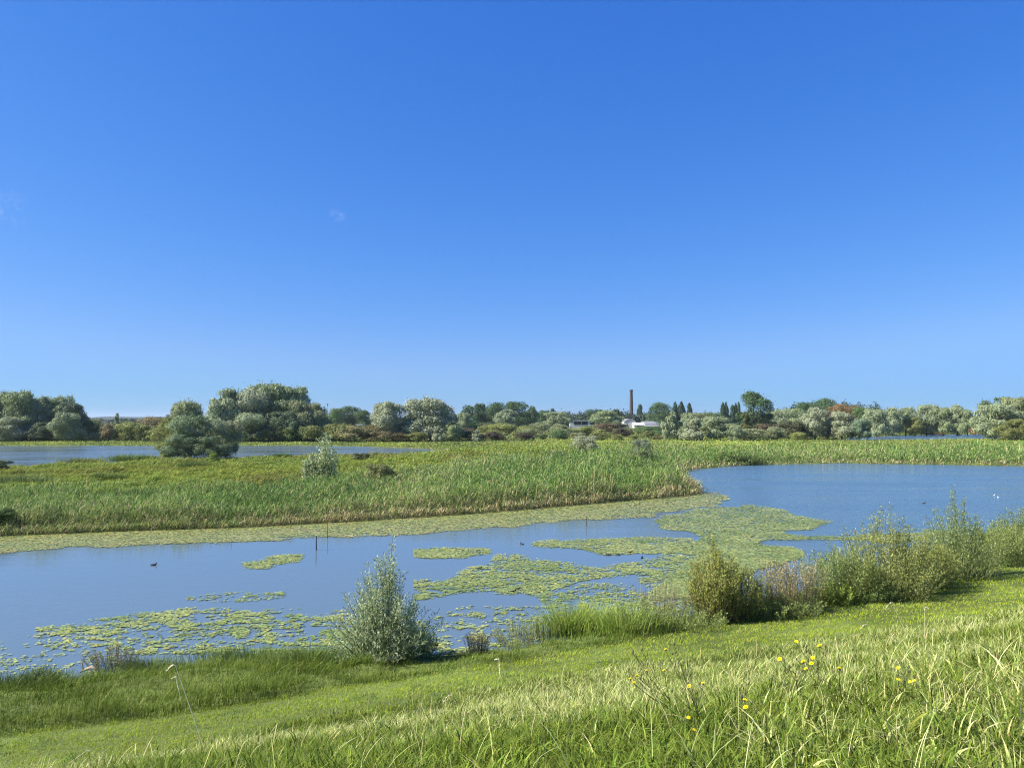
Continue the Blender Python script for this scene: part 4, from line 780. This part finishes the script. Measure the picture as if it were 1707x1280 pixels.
shoot_bush('tall_herbs', 1150, 1046, .9, 1.3, 90, .06, .02, 80, (.12, .17, .045), (.36, .42, .12), 'low green weeds at the left foot of the upright yellow green bush', 'weeds', M_GSTEM, cone=.4, seed=32)
shoot_bush('tall_herbs', 1440, 1000, .9, 1.3, 90, .07, .024, 80, (.10, .16, .04), (.28, .36, .10), 'low leafy fringe in front of the largest yellow green bush', 'weeds', M_GSTEM, cone=.4, seed=33)
shoot_bush('tall_herbs', 860, 1072, .75, .9, 60, .06, .014, 50, BA, GB, 'low brown green weeds on the bank left of the bright sedge', 'weeds', M_STEM, cone=.3, seed=18, side=.08)
shoot_bush('tall_herbs', 190, 1112, .7, .9, 60, .06, .014, 50, (.12, .10, .05), (.30, .28, .12), 'dark brown weeds at the water edge near the driftwood', 'weeds', M_RSTEM, cone=.3, seed=19, side=.08)

shoot_bush('young_tree', 541, 803, 7.0, 1.45, 70, .22, .11, 150, (.24, .31, .12), (.52, .57, .32), 'young whitish poplar standing alone in the reeds left of centre', 'young tree', M_GSTEM, cone=.95, qp=1.0, seed=21, side=.5, s0=.05)
shoot_bush('young_tree', 520, 803, 4.0, .9, 30, .25, .14, 90, (.26, .32, .15), (.50, .56, .34), 'smaller whitish shoot at the left of the young poplar', 'young tree', M_GSTEM, cone=.5, seed=22, side=.4, s0=.05)

def blade_clump(name, pxb, pyb, wx, wy, n, H, wd, ca, cb, label, cat, lean=0.0, seed=1, bend=(.2, 1.2), group=None):
    p0 = hit(pxb, pyb); root = empty(name, p0); tag(root, label, cat, group)
    x = rng.normal(0, wx * .5, n); y = rng.normal(0, wy * .5, n); z = terrain(x + p0.x, y + p0.y) - p0.z - .02
    z = np.maximum(z, -p0.z - .02); h = H * rng.uniform(.55, 1.1, n) * (.75 + .4 * fbm(x * 2, y * 2, seed, 2)); k = rng.random(n)
    az = np.arctan2(y, x + 1e-6) + rng.normal(lean, .7, n)
    blade_obj('leaves', [blades(np.stack([x, y, z], -1), h, wd * rng.uniform(.7, 1.3, n), az, rng.uniform(*bend, n), jitter(lerp(ca, np.array(ca) * .6, k)), jitter(lerp(ca, cb, k)), L=6)], None, root)
    return root
SG1, SG2 = (.24, .33, .05), (.50, .58, .14)
blade_clump('sedge_clump', 955, 1058, .9, .5, 750, 1.35, .022, SG1, SG2, 'left half of the bright arching sedge at the water edge', 'sedge', 0.1)
blade_clump('sedge_clump', 1000, 1055, 1.0, .5, 800, 1.45, .022, SG1, SG2, 'tallest middle tuft of the bright arching sedge', 'sedge', 0.1, 2)
blade_clump('sedge_clump', 1050, 1050, 1.0, .5, 600, 1.0, .02, SG1, (.42, .50, .12), 'lower right part of the bright arching sedge', 'sedge', 0.2, 3)
blade_clump('rush_clump', 884, 1060, .8, .3, 70, .95, .022, (.16, .22, .07), (.36, .42, .15), 'sparse upright rushes in the water left of the sedge', 'rushes', 0, 4, (.02, .3))
blade_clump('rush_clump', 905, 1066, .6, .3, 60, .8, .02, (.16, .20, .06), (.36, .36, .12), 'short rushes at the left foot of the sedge', 'rushes', 0, 5, (.02, .4))
blade_clump('rush_clump', 1100, 1000, 1.2, .4, 60, 1.1, .018, (.30, .30, .15), (.45, .42, .25), 'thin straw coloured rushes standing in the water right of the sedge', 'rushes', 0, 6, (.02, .25))
blade_clump('grass_tuft', 420, 1104, 1.6, .6, 1500, .62, .016, (.10, .16, .035), (.26, .34, .08), 'lush tuft of long grass on the bank left of the silver willow', 'grass tuft', .2, 7)
blade_clump('grass_tuft', 520, 1100, 1.4, .6, 1400, .62, .016, (.10, .16, .035), (.26, .34, .08), 'lush tuft of long grass at the left foot of the silver willow', 'grass tuft', .2, 8)
blade_clump('grass_tuft', 250, 1118, 1.2, .5, 1000, .5, .015, (.09, .14, .035), (.24, .31, .08), 'tuft of long grass on the bank behind the leaning dry stalk', 'grass tuft', .2, 9)
blade_clump('grass_tuft', 60, 1140, 1.4, .5, 1100, .5, .015, (.08, .13, .035), (.22, .29, .08), 'tuft of long grass on the bank left of the driftwood', 'grass tuft', .2, 10)

for (px_, py_, wx, H_, ca, cb, lab, sd_) in ((212, 768, 3.0, 1.5, (.12, .19, .04), (.26, .34, .09), 'green grassy tussock on the pond edge left of the big thicket', 41), (140, 772, 3.2, 1.2, (.17, .20, .05), (.36, .40, .13), 'pale grassy tussock on the near pond edge at left', 42),
        (248, 768, 2.0, 1.3, (.13, .18, .045), (.28, .36, .10), 'small green tussock touching the big thicket from the left', 43), (40, 808, 2.6, 1.3, (.13, .18, .05), (.30, .36, .13), 'grey green tussock in the marsh near the left edge', 44), (385, 822, 1.9, 1.0, (.15, .14, .05), (.30, .28, .12), 'small brownish tussock in the reeds below the big thicket', 45),
        (330, 780, 2.4, 1.1, (.08, .13, .03), (.18, .25, .06), 'dark green tussock in front of the big thicket', 46), (470, 764, 1.6, 1.2, (.08, .14, .03), (.20, .28, .07), 'dark green tussock on the pond edge left of the young poplar', 47), (180, 800, 2.0, 1.0, (.10, .15, .03), (.22, .28, .07), 'low dark tussock in the ochre marsh at left', 48), (700, 800, 2.6, 1.6, (.07, .12, .03), (.17, .25, .06), 'dark reed tussock right of the young poplar', 49), (1230, 772, 4.0, 2.3, (.06, .10, .03), (.15, .22, .06), 'dark stand of reed at the start of the far lake shore', 50), (1000, 815, 2.6, 2.0, (.07, .11, .03), (.16, .24, .06), 'dark stand of reed in the middle of the reed point', 51)):
    blade_clump('grass_tussock', px_, py_, wx, wx * .6, 900, H_, .075, ca, cb, lab, 'tussock', 0.1, sd_, (.1, 1.1))
# ------------------------------------------------------------------ single stalks in the foreground grass
def stalk(base, tip_px, tip_py, D, rad, label, head=.25, droop=.12, mat=None, bow=0.0):
    p0 = hit(*base); d = ray(tip_px, tip_py); tip = Vector((0, 0, EYE)) + Vector(d) * (D / d[1]) if D else None
    if tip is None: k = p0.y / d[1]; tip = Vector((0, 0, EYE)) + Vector(d) * k
    root = empty('grass_stalk', p0); tag(root, label, 'grass stalk', 'single dry stalks on the dike'); v = tip - p0; n = 12; pts = []
    for k in range(n + 1):
        t = k / n; q = v * t; q.z += bow * math.sin(math.pi * t) * v.length; pts.append(q)
    end = pts[-1]; sgn = -1 if v.x < 0 else 1
    for k in range(1, 5): pts.append(end + Vector((sgn * .022 * k * (1 + droop * 4), 0, -droop * .045 * k * k * 1.3)))
    MB().tube(pts, [rad * .72 * (1 - .45 * k / (len(pts) - 1)) for k in range(len(pts))], 5).build('stem', mat or M_STRAW, root)
    # seed head: short spikelets along the last stretch
    m = MB(); r = random.Random(int(tip_px)); L_ = len(pts)
    for k in range(int(30 * head / .25)):
        t = 1 - head * r.random(); q = t * (L_ - 1); i = min(L_ - 2, int(q)); p = pts[i].lerp(pts[i + 1], q - i); a_ = r.uniform(0, 6.28)
        e_ = p + Vector((math.cos(a_) * .014 + sgn * .008, math.sin(a_) * .014, r.uniform(-.004, .016))); m.tube([p, p.lerp(e_, .5), e_], [rad * .5, rad * .95, rad * .1], 4)
    m.build('seed_head', M_STRAW, root); return root
stalk((346, 1262), 292, 1108, 0, .0085, 'long pale dry stalk leaning left in front of the bank at lower left', .22, .10)
stalk((770, 1190), 752, 1158, 0, .005, 'short curved pale stalk at the bottom centre', .3, .15)
stalk((1541, 1075), 1541, 1012, 0, .0045, 'thin upright stalk before the mown strip at right', .3, .05)
stalk((1520, 1075), 1487, 1004, 0, .0045, 'thin stalk bending left before the mown strip at right', .3, .16)
stalk((1460, 1080), 1444, 1040, 0, .0045, 'short thin stalk left of the bending one', .3, .12)
stalk((110, 1275), 145, 1250, 0, .006, 'pale bent stalk in the bottom left corner', .3, .12)
stalk((834, 1128), 832, 1098, 0, .012, 'pale feathery seed plume on the edge of the mown strip at centre', .9, .02)
stalk((302, 1170), 294, 1128, 0, .010, 'knotted pale stem just left of the long leaning stalk', .6, .04)
stalk((109, 1130), 110, 1112, 0, .012, 'short pale stem on the bank left of the driftwood', .5, .02)

# ------------------------------------------------------------------ yellow flowered plants
def petal_head(root, pos, size, tilt, seed):
    r = random.Random(seed); m = MB(); n = 20
    rot = Matrix.Rotation(tilt[0], 3, 'X') @ Matrix.Rotation(tilt[1], 3, 'Y')
    for ring, (rr, h, k0) in enumerate(((1.0, .0, 0), (.72, .22, .15), (.4, .34, .3))):
        for k in range(n - ring * 4):
            a_ = (k + k0) * 2 * math.pi / (n - ring * 4) + r.uniform(-.05, .05); c, s = math.cos(a_), math.sin(a_); w_ = .13 * size; L_ = rr * size * r.uniform(.88, 1.06); hz = h * size
            v = [Vector((c * .08 * size, s * .08 * size, hz * .5)), Vector((c * L_ * .6 - s * w_, s * L_ * .6 + c * w_, hz + .12 * size)), Vector((c * L_, s * L_, hz + .10 * size)), Vector((c * L_ * .6 + s * w_, s * L_ * .6 - c * w_, hz + .12 * size))]
            m.add([rot @ q for q in v], [(0, 1, 2, 3)])
    fl = m.build('flower', M_YEL, root); fl.location = pos
    cx = MB(); cx.tube([rot @ Vector((0, 0, -.75 * size)), rot @ Vector((0, 0, -.4 * size)), rot @ Vector((0, 0, .06 * size))], [.1 * size, .36 * size, .32 * size], 7); cx.build('calyx', M_CALYX, fl)
def flower_plant(base, D, flowers, buds, label, seed, fsize=.0135):
    p0 = hit(*base); root = empty('flowering_plant', p0); tag(root, label, 'wildflower', 'yellow wildflowers in the dike grass'); r = random.Random(seed); m = MB(); mids = []
    def P3(px, py, dj=0): d = ray(px, py); return Vector((0, 0, EYE)) + Vector(d) * ((D + dj) / d[1]) - p0
    fork = P3(base[0] - 4, base[1] - 45); ends = [(P3(x, y, r.uniform(-.12, .12)), 1) for x, y in flowers] + [(P3(x, y, r.uniform(-.12, .12)), 0) for x, y in buds]
    for i, (e_, isf) in enumerate(ends):
        low = Vector((0, 0, 0)).lerp(fork, r.uniform(.55, 1.0)); mid = low.lerp(e_, .5) + Vector((0, 0, -.02)); pts = [Vector((0, 0, -.02)), low * .6, low, mid, e_ - Vector((0, 0, .012))]
        m.tube(pts, [.0034, .0028, .0024, .0018, .0014], 5)
        for k in range(2):      # side twigs with closed buds
            t = r.uniform(.3, .95); q = mid.lerp(e_, t); s_ = q + Vector((r.uniform(-.05, .05), r.uniform(-.03, .03), r.uniform(.02, .06))); m.tube([q, s_], [.0016, .0012], 4); m.tube([s_, s_ + Vector((0, 0, .007)), s_ + Vector((0, 0, .015))], [.003, .0055, .002], 6)
        if not isf: m.tube([pts[-1], pts[-1] + Vector((0, 0, .012)), pts[-1] + Vector((0, 0, .022))], [.003, .007, .003], 6)
    m.build('stem', M_FSTEM, root)
    for i, (e_, isf) in enumerate(ends):
        if isf: petal_head(root, e_, fsize * r.uniform(.85, 1.15), (r.uniform(-.1, .5), r.uniform(-.6, .1)), seed * 50 + i)
    return root
flower_plant((1120, 1205), 5.2, [(1051, 1131), (1062, 1126), (1057, 1137), (1078, 1117), (1107, 1117)], [(1055, 1085), (1070, 1082), (1048, 1115), (1085, 1150)], 'branching brown stemmed plant with a cluster of small yellow flowers, leftmost of the yellow wildflowers', 1)
flower_plant((1165, 1215), 5.0, [(1110, 1082), (1149, 1143), (1172, 1138)], [(1124, 1072), (1126, 1105), (1136, 1108), (1120, 1150), (1150, 1125)], 'dark stemmed plant with one high yellow flower and two lower ones', 2, .0145)
flower_plant((1160, 1235), 4.8, [(1148, 1195), (1157, 1216)], [(1140, 1200)], 'low yellow flowers half sunk in the grass below the dark stemmed plant', 3)
flower_plant((1246, 1215), 4.4, [(1242, 1166), (1243, 1178)], [(1236, 1160)], 'pair of yellow flowers one above the other in the middle of the right grass', 4, .0155)
flower_plant((1330, 1165), 4.8, [(1300, 1098), (1339, 1102), (1355, 1096), (1353, 1105), (1343, 1114)], [(1315, 1110), (1362, 1112), (1308, 1116)], 'plant with the densest cluster of yellow flowers, right of centre', 5, .0155)
flower_plant((1366, 1140), 4.9, [(1328, 1069), (1366, 1076)], [(1350, 1085), (1372, 1088)], 'two high yellow flowers just above the densest cluster', 6, .0155)
flower_plant((1402, 1165), 4.8, [(1399, 1113)], [(1390, 1118)], 'single yellow flower right of the densest cluster', 7, .0135)
flower_plant((1500, 1160), 4.6, [(1497, 1113), (1524, 1134), (1517, 1136), (1498, 1132)], [(1508, 1120)], 'flat yellow flowers half hidden in the grass at the right', 8, .012)

# ------------------------------------------------------------------ water birds
def bird(px, py, length, heading, mat, label, cat, group, neck=.12, upright=False):
    length *= .8
    p = unproj(np.array([px]), np.array([py]), 0.0)[0]; root = empty(cat.split()[-1], (p[0], p[1], 0), heading); tag(root, label, cat, group); L_ = length
    sec = [(-.52, .02, .02, .16), (-.44, .09, .05, .13), (-.28, .17, .12, .08), (-.05, .22, .16, .06), (.16, .20, .16, .07), (.30, .13, .13, .11)]
    neckh = neck; sec2 = [(.35, .075, .20), (.36, .06, .20 + neckh * .22), (.38, .065, .20 + neckh * .36)]
    m = MB(); n = 10; rings = []
    for (x, wy, wz, zc) in sec: rings.append([Vector((x * L_, math.cos(a_) * wy * L_, (zc + math.sin(a_) * wz) * L_)) for a_ in [k * 2 * math.pi / n for k in range(n)]])
    for (x, rr, zc) in sec2: rings.append([Vector(((x + math.sin(a_) * -rr) * L_, math.cos(a_) * rr * L_, (zc + math.sin(a_) * rr * .35) * L_)) for a_ in [k * 2 * math.pi / n for k in range(n)]])
    hz = .20 + neckh * .42
    for (dx, rr, dz) in ((-.02, .085, .05), (.0, .085, .10), (.03, .05, .15)): rings.append([Vector(((.39 + dx + math.sin(a_) * -rr * 1.15) * L_, math.cos(a_) * rr * L_, (hz + dz + math.sin(a_) * rr * .2) * L_)) for a_ in [k * 2 * math.pi / n for k in range(n)]])
    v = [q for r_ in rings for q in r_]; f = [tuple(range(n))]
    for i in range(len(rings) - 1):
        for k in range(n): f.append((i * n + k, i * n + (k + 1) % n, (i + 1) * n + (k + 1) % n, (i + 1) * n + k))
    f.append(tuple(range((len(rings) - 1) * n, len(rings) * n))[::-1]); m.add(v, f); m.build('body', mat, root, smooth=True)
    MB().tube([(.44 * L_, 0, (hz + .09) * L_), (.52 * L_, 0, (hz + .075) * L_), (.60 * L_, 0, (hz + .06) * L_)], [.035 * L_, .025 * L_, .008 * L_], 6).build('bill', M_BILL, root)
GB_ = 'coots on the lake'
bird(256, 942, .40, .2, M_BIRD, 'lone dark coot on the open water at left', 'coot', GB_)
bird(870, 907, .36, 2.6, M_BIRD, 'dark coot left of the tip of the middle lily patch', 'coot', GB_)
bird(799, 948, .36, .3, M_BIRD, 'dark coot at the left tip of the large loose lily patch', 'coot', GB_)
bird(856, 986, .36, .6, M_BIRD, 'nearer coot of the close pair on the near water', 'coot', GB_)
bird(863, 982, .34, .4, M_BIRD, 'farther coot of the close pair on the near water', 'coot', GB_)
bird(1014, 925, .38, 3.0, M_BIRD, 'leftmost coot of the loose group between the lily patches', 'coot', GB_)
bird(1030, 925, .36, 2.8, M_BIRD, 'second coot of the loose group between the lily patches', 'coot', GB_)
bird(1050, 921, .38, .1, M_BIRD, 'third coot of the group, closest to the far lily patch', 'coot', GB_)
bird(1070, 930, .34, 1.2, M_BIRD, 'rightmost coot of the loose group between the lily patches', 'coot', GB_)
bird(1096, 867, .36, 3.1, M_BIRD, 'small far coot at the left end of the large lily patch', 'coot', GB_)
bird(1141, 914, .34, .2, M_BIRD, 'left coot of the two on the lilies behind the upright bush', 'coot', GB_)
bird(1152, 912, .30, .4, M_BIRD, 'right coot of the two on the lilies behind the upright bush', 'coot', GB_)
bird(1657, 826, .30, .2, M_WBIRD, 'white bird on the open lake near the right edge', 'gull', 'pale birds on the open lake', .8)
bird(1664, 829, .24, 2.9, M_WBIRD, 'small white bird just right of the first white one', 'gull', 'pale birds on the open lake', .8)
bird(1540, 839, .45, .1, M_BROWNB, 'small brown duck alone on the open lake', 'duck', 'pale birds on the open lake')

# ------------------------------------------------------------------ posts in the water
def post(px, py0, py1, rad, label, tilt=0.0):
    p = unproj(np.array([px]), np.array([py0]), 0.0)[0]; H = zat(py1, p[1]); root = empty('mooring_post', (p[0], p[1], 0)); tag(root, label, 'post', 'posts standing in the water')
    r = random.Random(px); pts = [(0, 0, -.6)] + [(tilt * t * H + r.uniform(-.006, .006), r.uniform(-.006, .006), t * H) for t in (0, .3, .6, .9, 1.0)]
    MB().tube(pts, [rad * 1.05, rad, rad, rad * .95, rad * .9, rad * .6], 8).build('shaft', M_POST, root)
    MB().tube([(tilt * H, 0, H), (tilt * H, 0, H + .02)], [rad * .62, rad * .3], 8).build('tip', M_DRIFT, root)
post(527, 917, 893, .032, 'dark wooden post in open water left of the silver willow top')
post(546, 897, 871, .022, 'thin pole at the edge of the matted leaves left of the silver willow', .01)
post(978, 878, 861, .022, 'thin pole in the narrow water right of centre', -.01)

# driftwood on the bank at left
def drift():
    p0 = hit(150, 1128); root = empty('driftwood', p0); tag(root, 'bleached curved piece of driftwood lying in the bank grass at left', 'driftwood')
    MB().tube([(-.28, 0, .12), (-.12, .03, .20), (.04, .0, .26), (.18, -.02, .22), (.27, .0, .10)], [.02, .045, .055, .045, .02], 8).build('trunk_piece', M_DRIFT, root, smooth=True)
    MB().tube([(-.2, .02, .15), (-.24, .03, .34), (-.19, .02, .50)], [.022, .016, .006], 6).build('branch', M_DRIFT, root)
    MB().tube([(-.1, -.06, .10), (.05, -.05, .16), (.2, -.06, .05)], [.018, .03, .015], 7).build('branch', M_DRIFT, root)
drift()

# ------------------------------------------------------------------ buildings, chimney, masts
def lathe(m, prof, n=20):
    v = []; f = []
    for (r_, z) in prof: v += [(math.cos(k * 2 * math.pi / n) * r_, math.sin(k * 2 * math.pi / n) * r_, z) for k in range(n)]
    for i in range(len(prof) - 1):
        for k in range(n): f.append((i * n + k, i * n + (k + 1) % n, (i + 1) * n + (k + 1) % n, (i + 1) * n + k))
    f.append(tuple(range(n))[::-1]); f.append(tuple(range((len(prof) - 1) * n, len(prof) * n))); return m.add(v, f)
Dc = 1050.0; top = zat(649.5, Dc); root = empty('factory_chimney', (at(1052.4, Dc), Dc, .5)); tag(root, 'tall dark brown brick chimney rising above the treeline right of centre', 'chimney')
lathe(MB(), [(3.2, 0), (3.2, 4), (2.95, 4.2), (2.75, 10), (1.95, top - 3.2), (1.93, top - 3.2)], 24).build('shaft', M_BRICK, root)
lathe(MB(), [(2.0, top - 3.2), (2.35, top - 2.9), (2.35, top - 1.6), (2.1, top - 1.4), (2.1, top - .5)], 24).build('rim', M_BRICK, root)
def building(name, px0, px1, ytop, D, depth, label, roof='flat', wall=M_WHITE, roofm=M_GREY, wins=(), eave=None, group=None):
    x0, x1 = at(px0, D), at(px1, D); cx = (x0 + x1) / 2; hw = (x1 - x0) / 2; H = zat(ytop, D) - .5; root = empty(name, (cx, D, .5)); tag(root, label, 'building', group)
    if roof == 'flat':
        w_ = MB(); w_.box(-hw, hw, 0, depth, 0, H - .5).build('wall', wall, root); MB().box(-hw - .4, hw + .4, -.5, depth + .4, H - .495, H).build('roof', M_WHITE, root)
    elif roof == 'arch':
        w_ = MB(); e_ = H * .62; pl = [(-hw, 0), (hw, 0), (hw, e_)] + [(hw * math.cos(k * math.pi / 10), e_ + (H - e_) * math.sin(k * math.pi / 10)) for k in range(1, 10)] + [(-hw, e_)]
        w_.prism(pl, 0, depth).build('wall', wall, root)
        pr = [(hw * 1.03 * math.cos(k * math.pi / 10), e_ + (H - e_) * 1.03 * math.sin(k * math.pi / 10) + .05) for k in range(0, 11)]; q_ = [(x * .97, z - .25) for x, z in reversed(pr)]; MB().prism(pr + q_, -.4, depth + .4).build('roof', roofm, root)
    else:
        e_ = H * .55; MB().box(-hw, hw, 0, depth, 0, e_).build('wall', wall, root); y0, y1, ym = -.6, depth + .6, depth / 2
        m = MB(); m.add([(-hw - .5, y0, e_ + .003), (hw + .5, y0, e_ + .003), (hw + .5, y1, e_ + .003), (-hw - .5, y1, e_ + .003), (-hw - .5, ym, H), (hw + .5, ym, H)], [(0, 1, 5, 4), (3, 4, 5, 2), (0, 4, 3), (1, 2, 5), (0, 3, 2, 1)]); m.build('roof', roofm, root)
    for (a_, b_, z0, z1) in wins:
        win = MB().box(-hw + a_ * 2 * hw, -hw + b_ * 2 * hw, -.06, .3, z0 * H, z1 * H).build('window', M_DARKGL, root)
        MB().box(-hw + a_ * 2 * hw - .15, -hw + b_ * 2 * hw + .15, -.12, -.063, z0 * H - .25, z0 * H - .02).build('sill', M_WHITE, win)
    return root
building('office_building', 951, 993, 700.5, 620, 12, 'low white flat roofed building with dark window band, left of the chimney', 'flat', wins=((.14, .42, .42, .88), (.44, .68, .42, .88), (.78, .96, .42, .88)))
building('factory_hall', 1040, 1059, 698.6, 640, 20, 'white hall with arched gable at the foot of the chimney', 'arch', roofm=M_WHITE, wins=((.1, .3, .3, .45),))
building('factory_shed', 1057, 1074, 704.2, 630, 12, 'low white shed right of the arched hall', 'gable', roofm=M_WHITE, wins=((.3, .5, .2, .45),))
building('factory_shed', 1073, 1100, 702, 650, 16, 'grey roofed shed right of the chimney', 'gable', wins=((.1, .25, .2, .5), (.5, .7, .2, .5)))
building('factory_shed', 1078, 1112, 708.0, 620, 10, 'long low grey roofed shed with white walls in front of the taller grey one', 'gable', wins=((.1, .2, .1, .4),))
building('factory_shed', 1034, 1044, 706, 628, 9, 'small white lean to left of the arched hall', 'gable', roofm=M_WHITE, wins=((.3, .6, .1, .4),))
building('white_house', 594, 604, 707, 500, 8, 'small white house glimpsed above the tan thicket', 'flat', wins=((.2, .45, .3, .7), (.6, .8, .3, .7)))
building('pale_shed', 538, 547, 700.5, 800, 8, 'small pale shed at the foot of the masts', 'gable', roofm=M_WHITE, wins=((.3, .6, .1, .4),))
building('pale_house', 339, 345, 703, 900, 8, 'tiny white house between the big thicket and the middle willows', 'gable', roofm=M_WHITE, wins=((.3, .6, .1, .4),))
def mast(px, ytop, D, rad, label, bulb):
    H = zat(ytop, D) - .5; root = empty('radio_mast', (at(px, D), D, .5)); tag(root, label, 'mast', 'masts beside the middle willows')
    MB().tube([(0, 0, 0), (0, 0, H * .5), (0, 0, H)], [rad, rad * .8, rad * .6], 8).build('pole', M_STEEL, root)
    m = MB()
    for k in range(3): a_ = k * 2.09; m.box(math.cos(a_) * bulb - .15, math.cos(a_) * bulb + .15, math.sin(a_) * bulb - .15, math.sin(a_) * bulb + .15, H - 2.8, H - .6); m.tube([(0, 0, H - 1.5), (math.cos(a_) * bulb, math.sin(a_) * bulb, H - 1.5)], .06, 5)
    m.build('antenna', M_STEEL, root)
mast(540.5, 677, 800, .55, 'thicker dark mast right of the middle willow clump', .8); mast(546.3, 672, 820, .22, 'thin tall mast right of the thicker one', .35)

# ------------------------------------------------------------------ air between here and the horizon
HAZE = 0.00006
hz_ = MB().box(-7500, 7500, -310, 9500, -3, 75).build('haze', None); hz_['kind'] = 'stuff'
m, t, p, o = new_mat('air'); t.nodes.remove(p); pv = t.nodes.new('ShaderNodeVolumePrincipled'); pv.inputs['Color'].default_value = (.78, .88, 1, 1); pv.inputs['Density'].default_value = HAZE; pv.inputs['Anisotropy'].default_value = .2
t.links.new(pv.outputs[0], o.inputs['Volume']); hz_.data.materials.append(m)
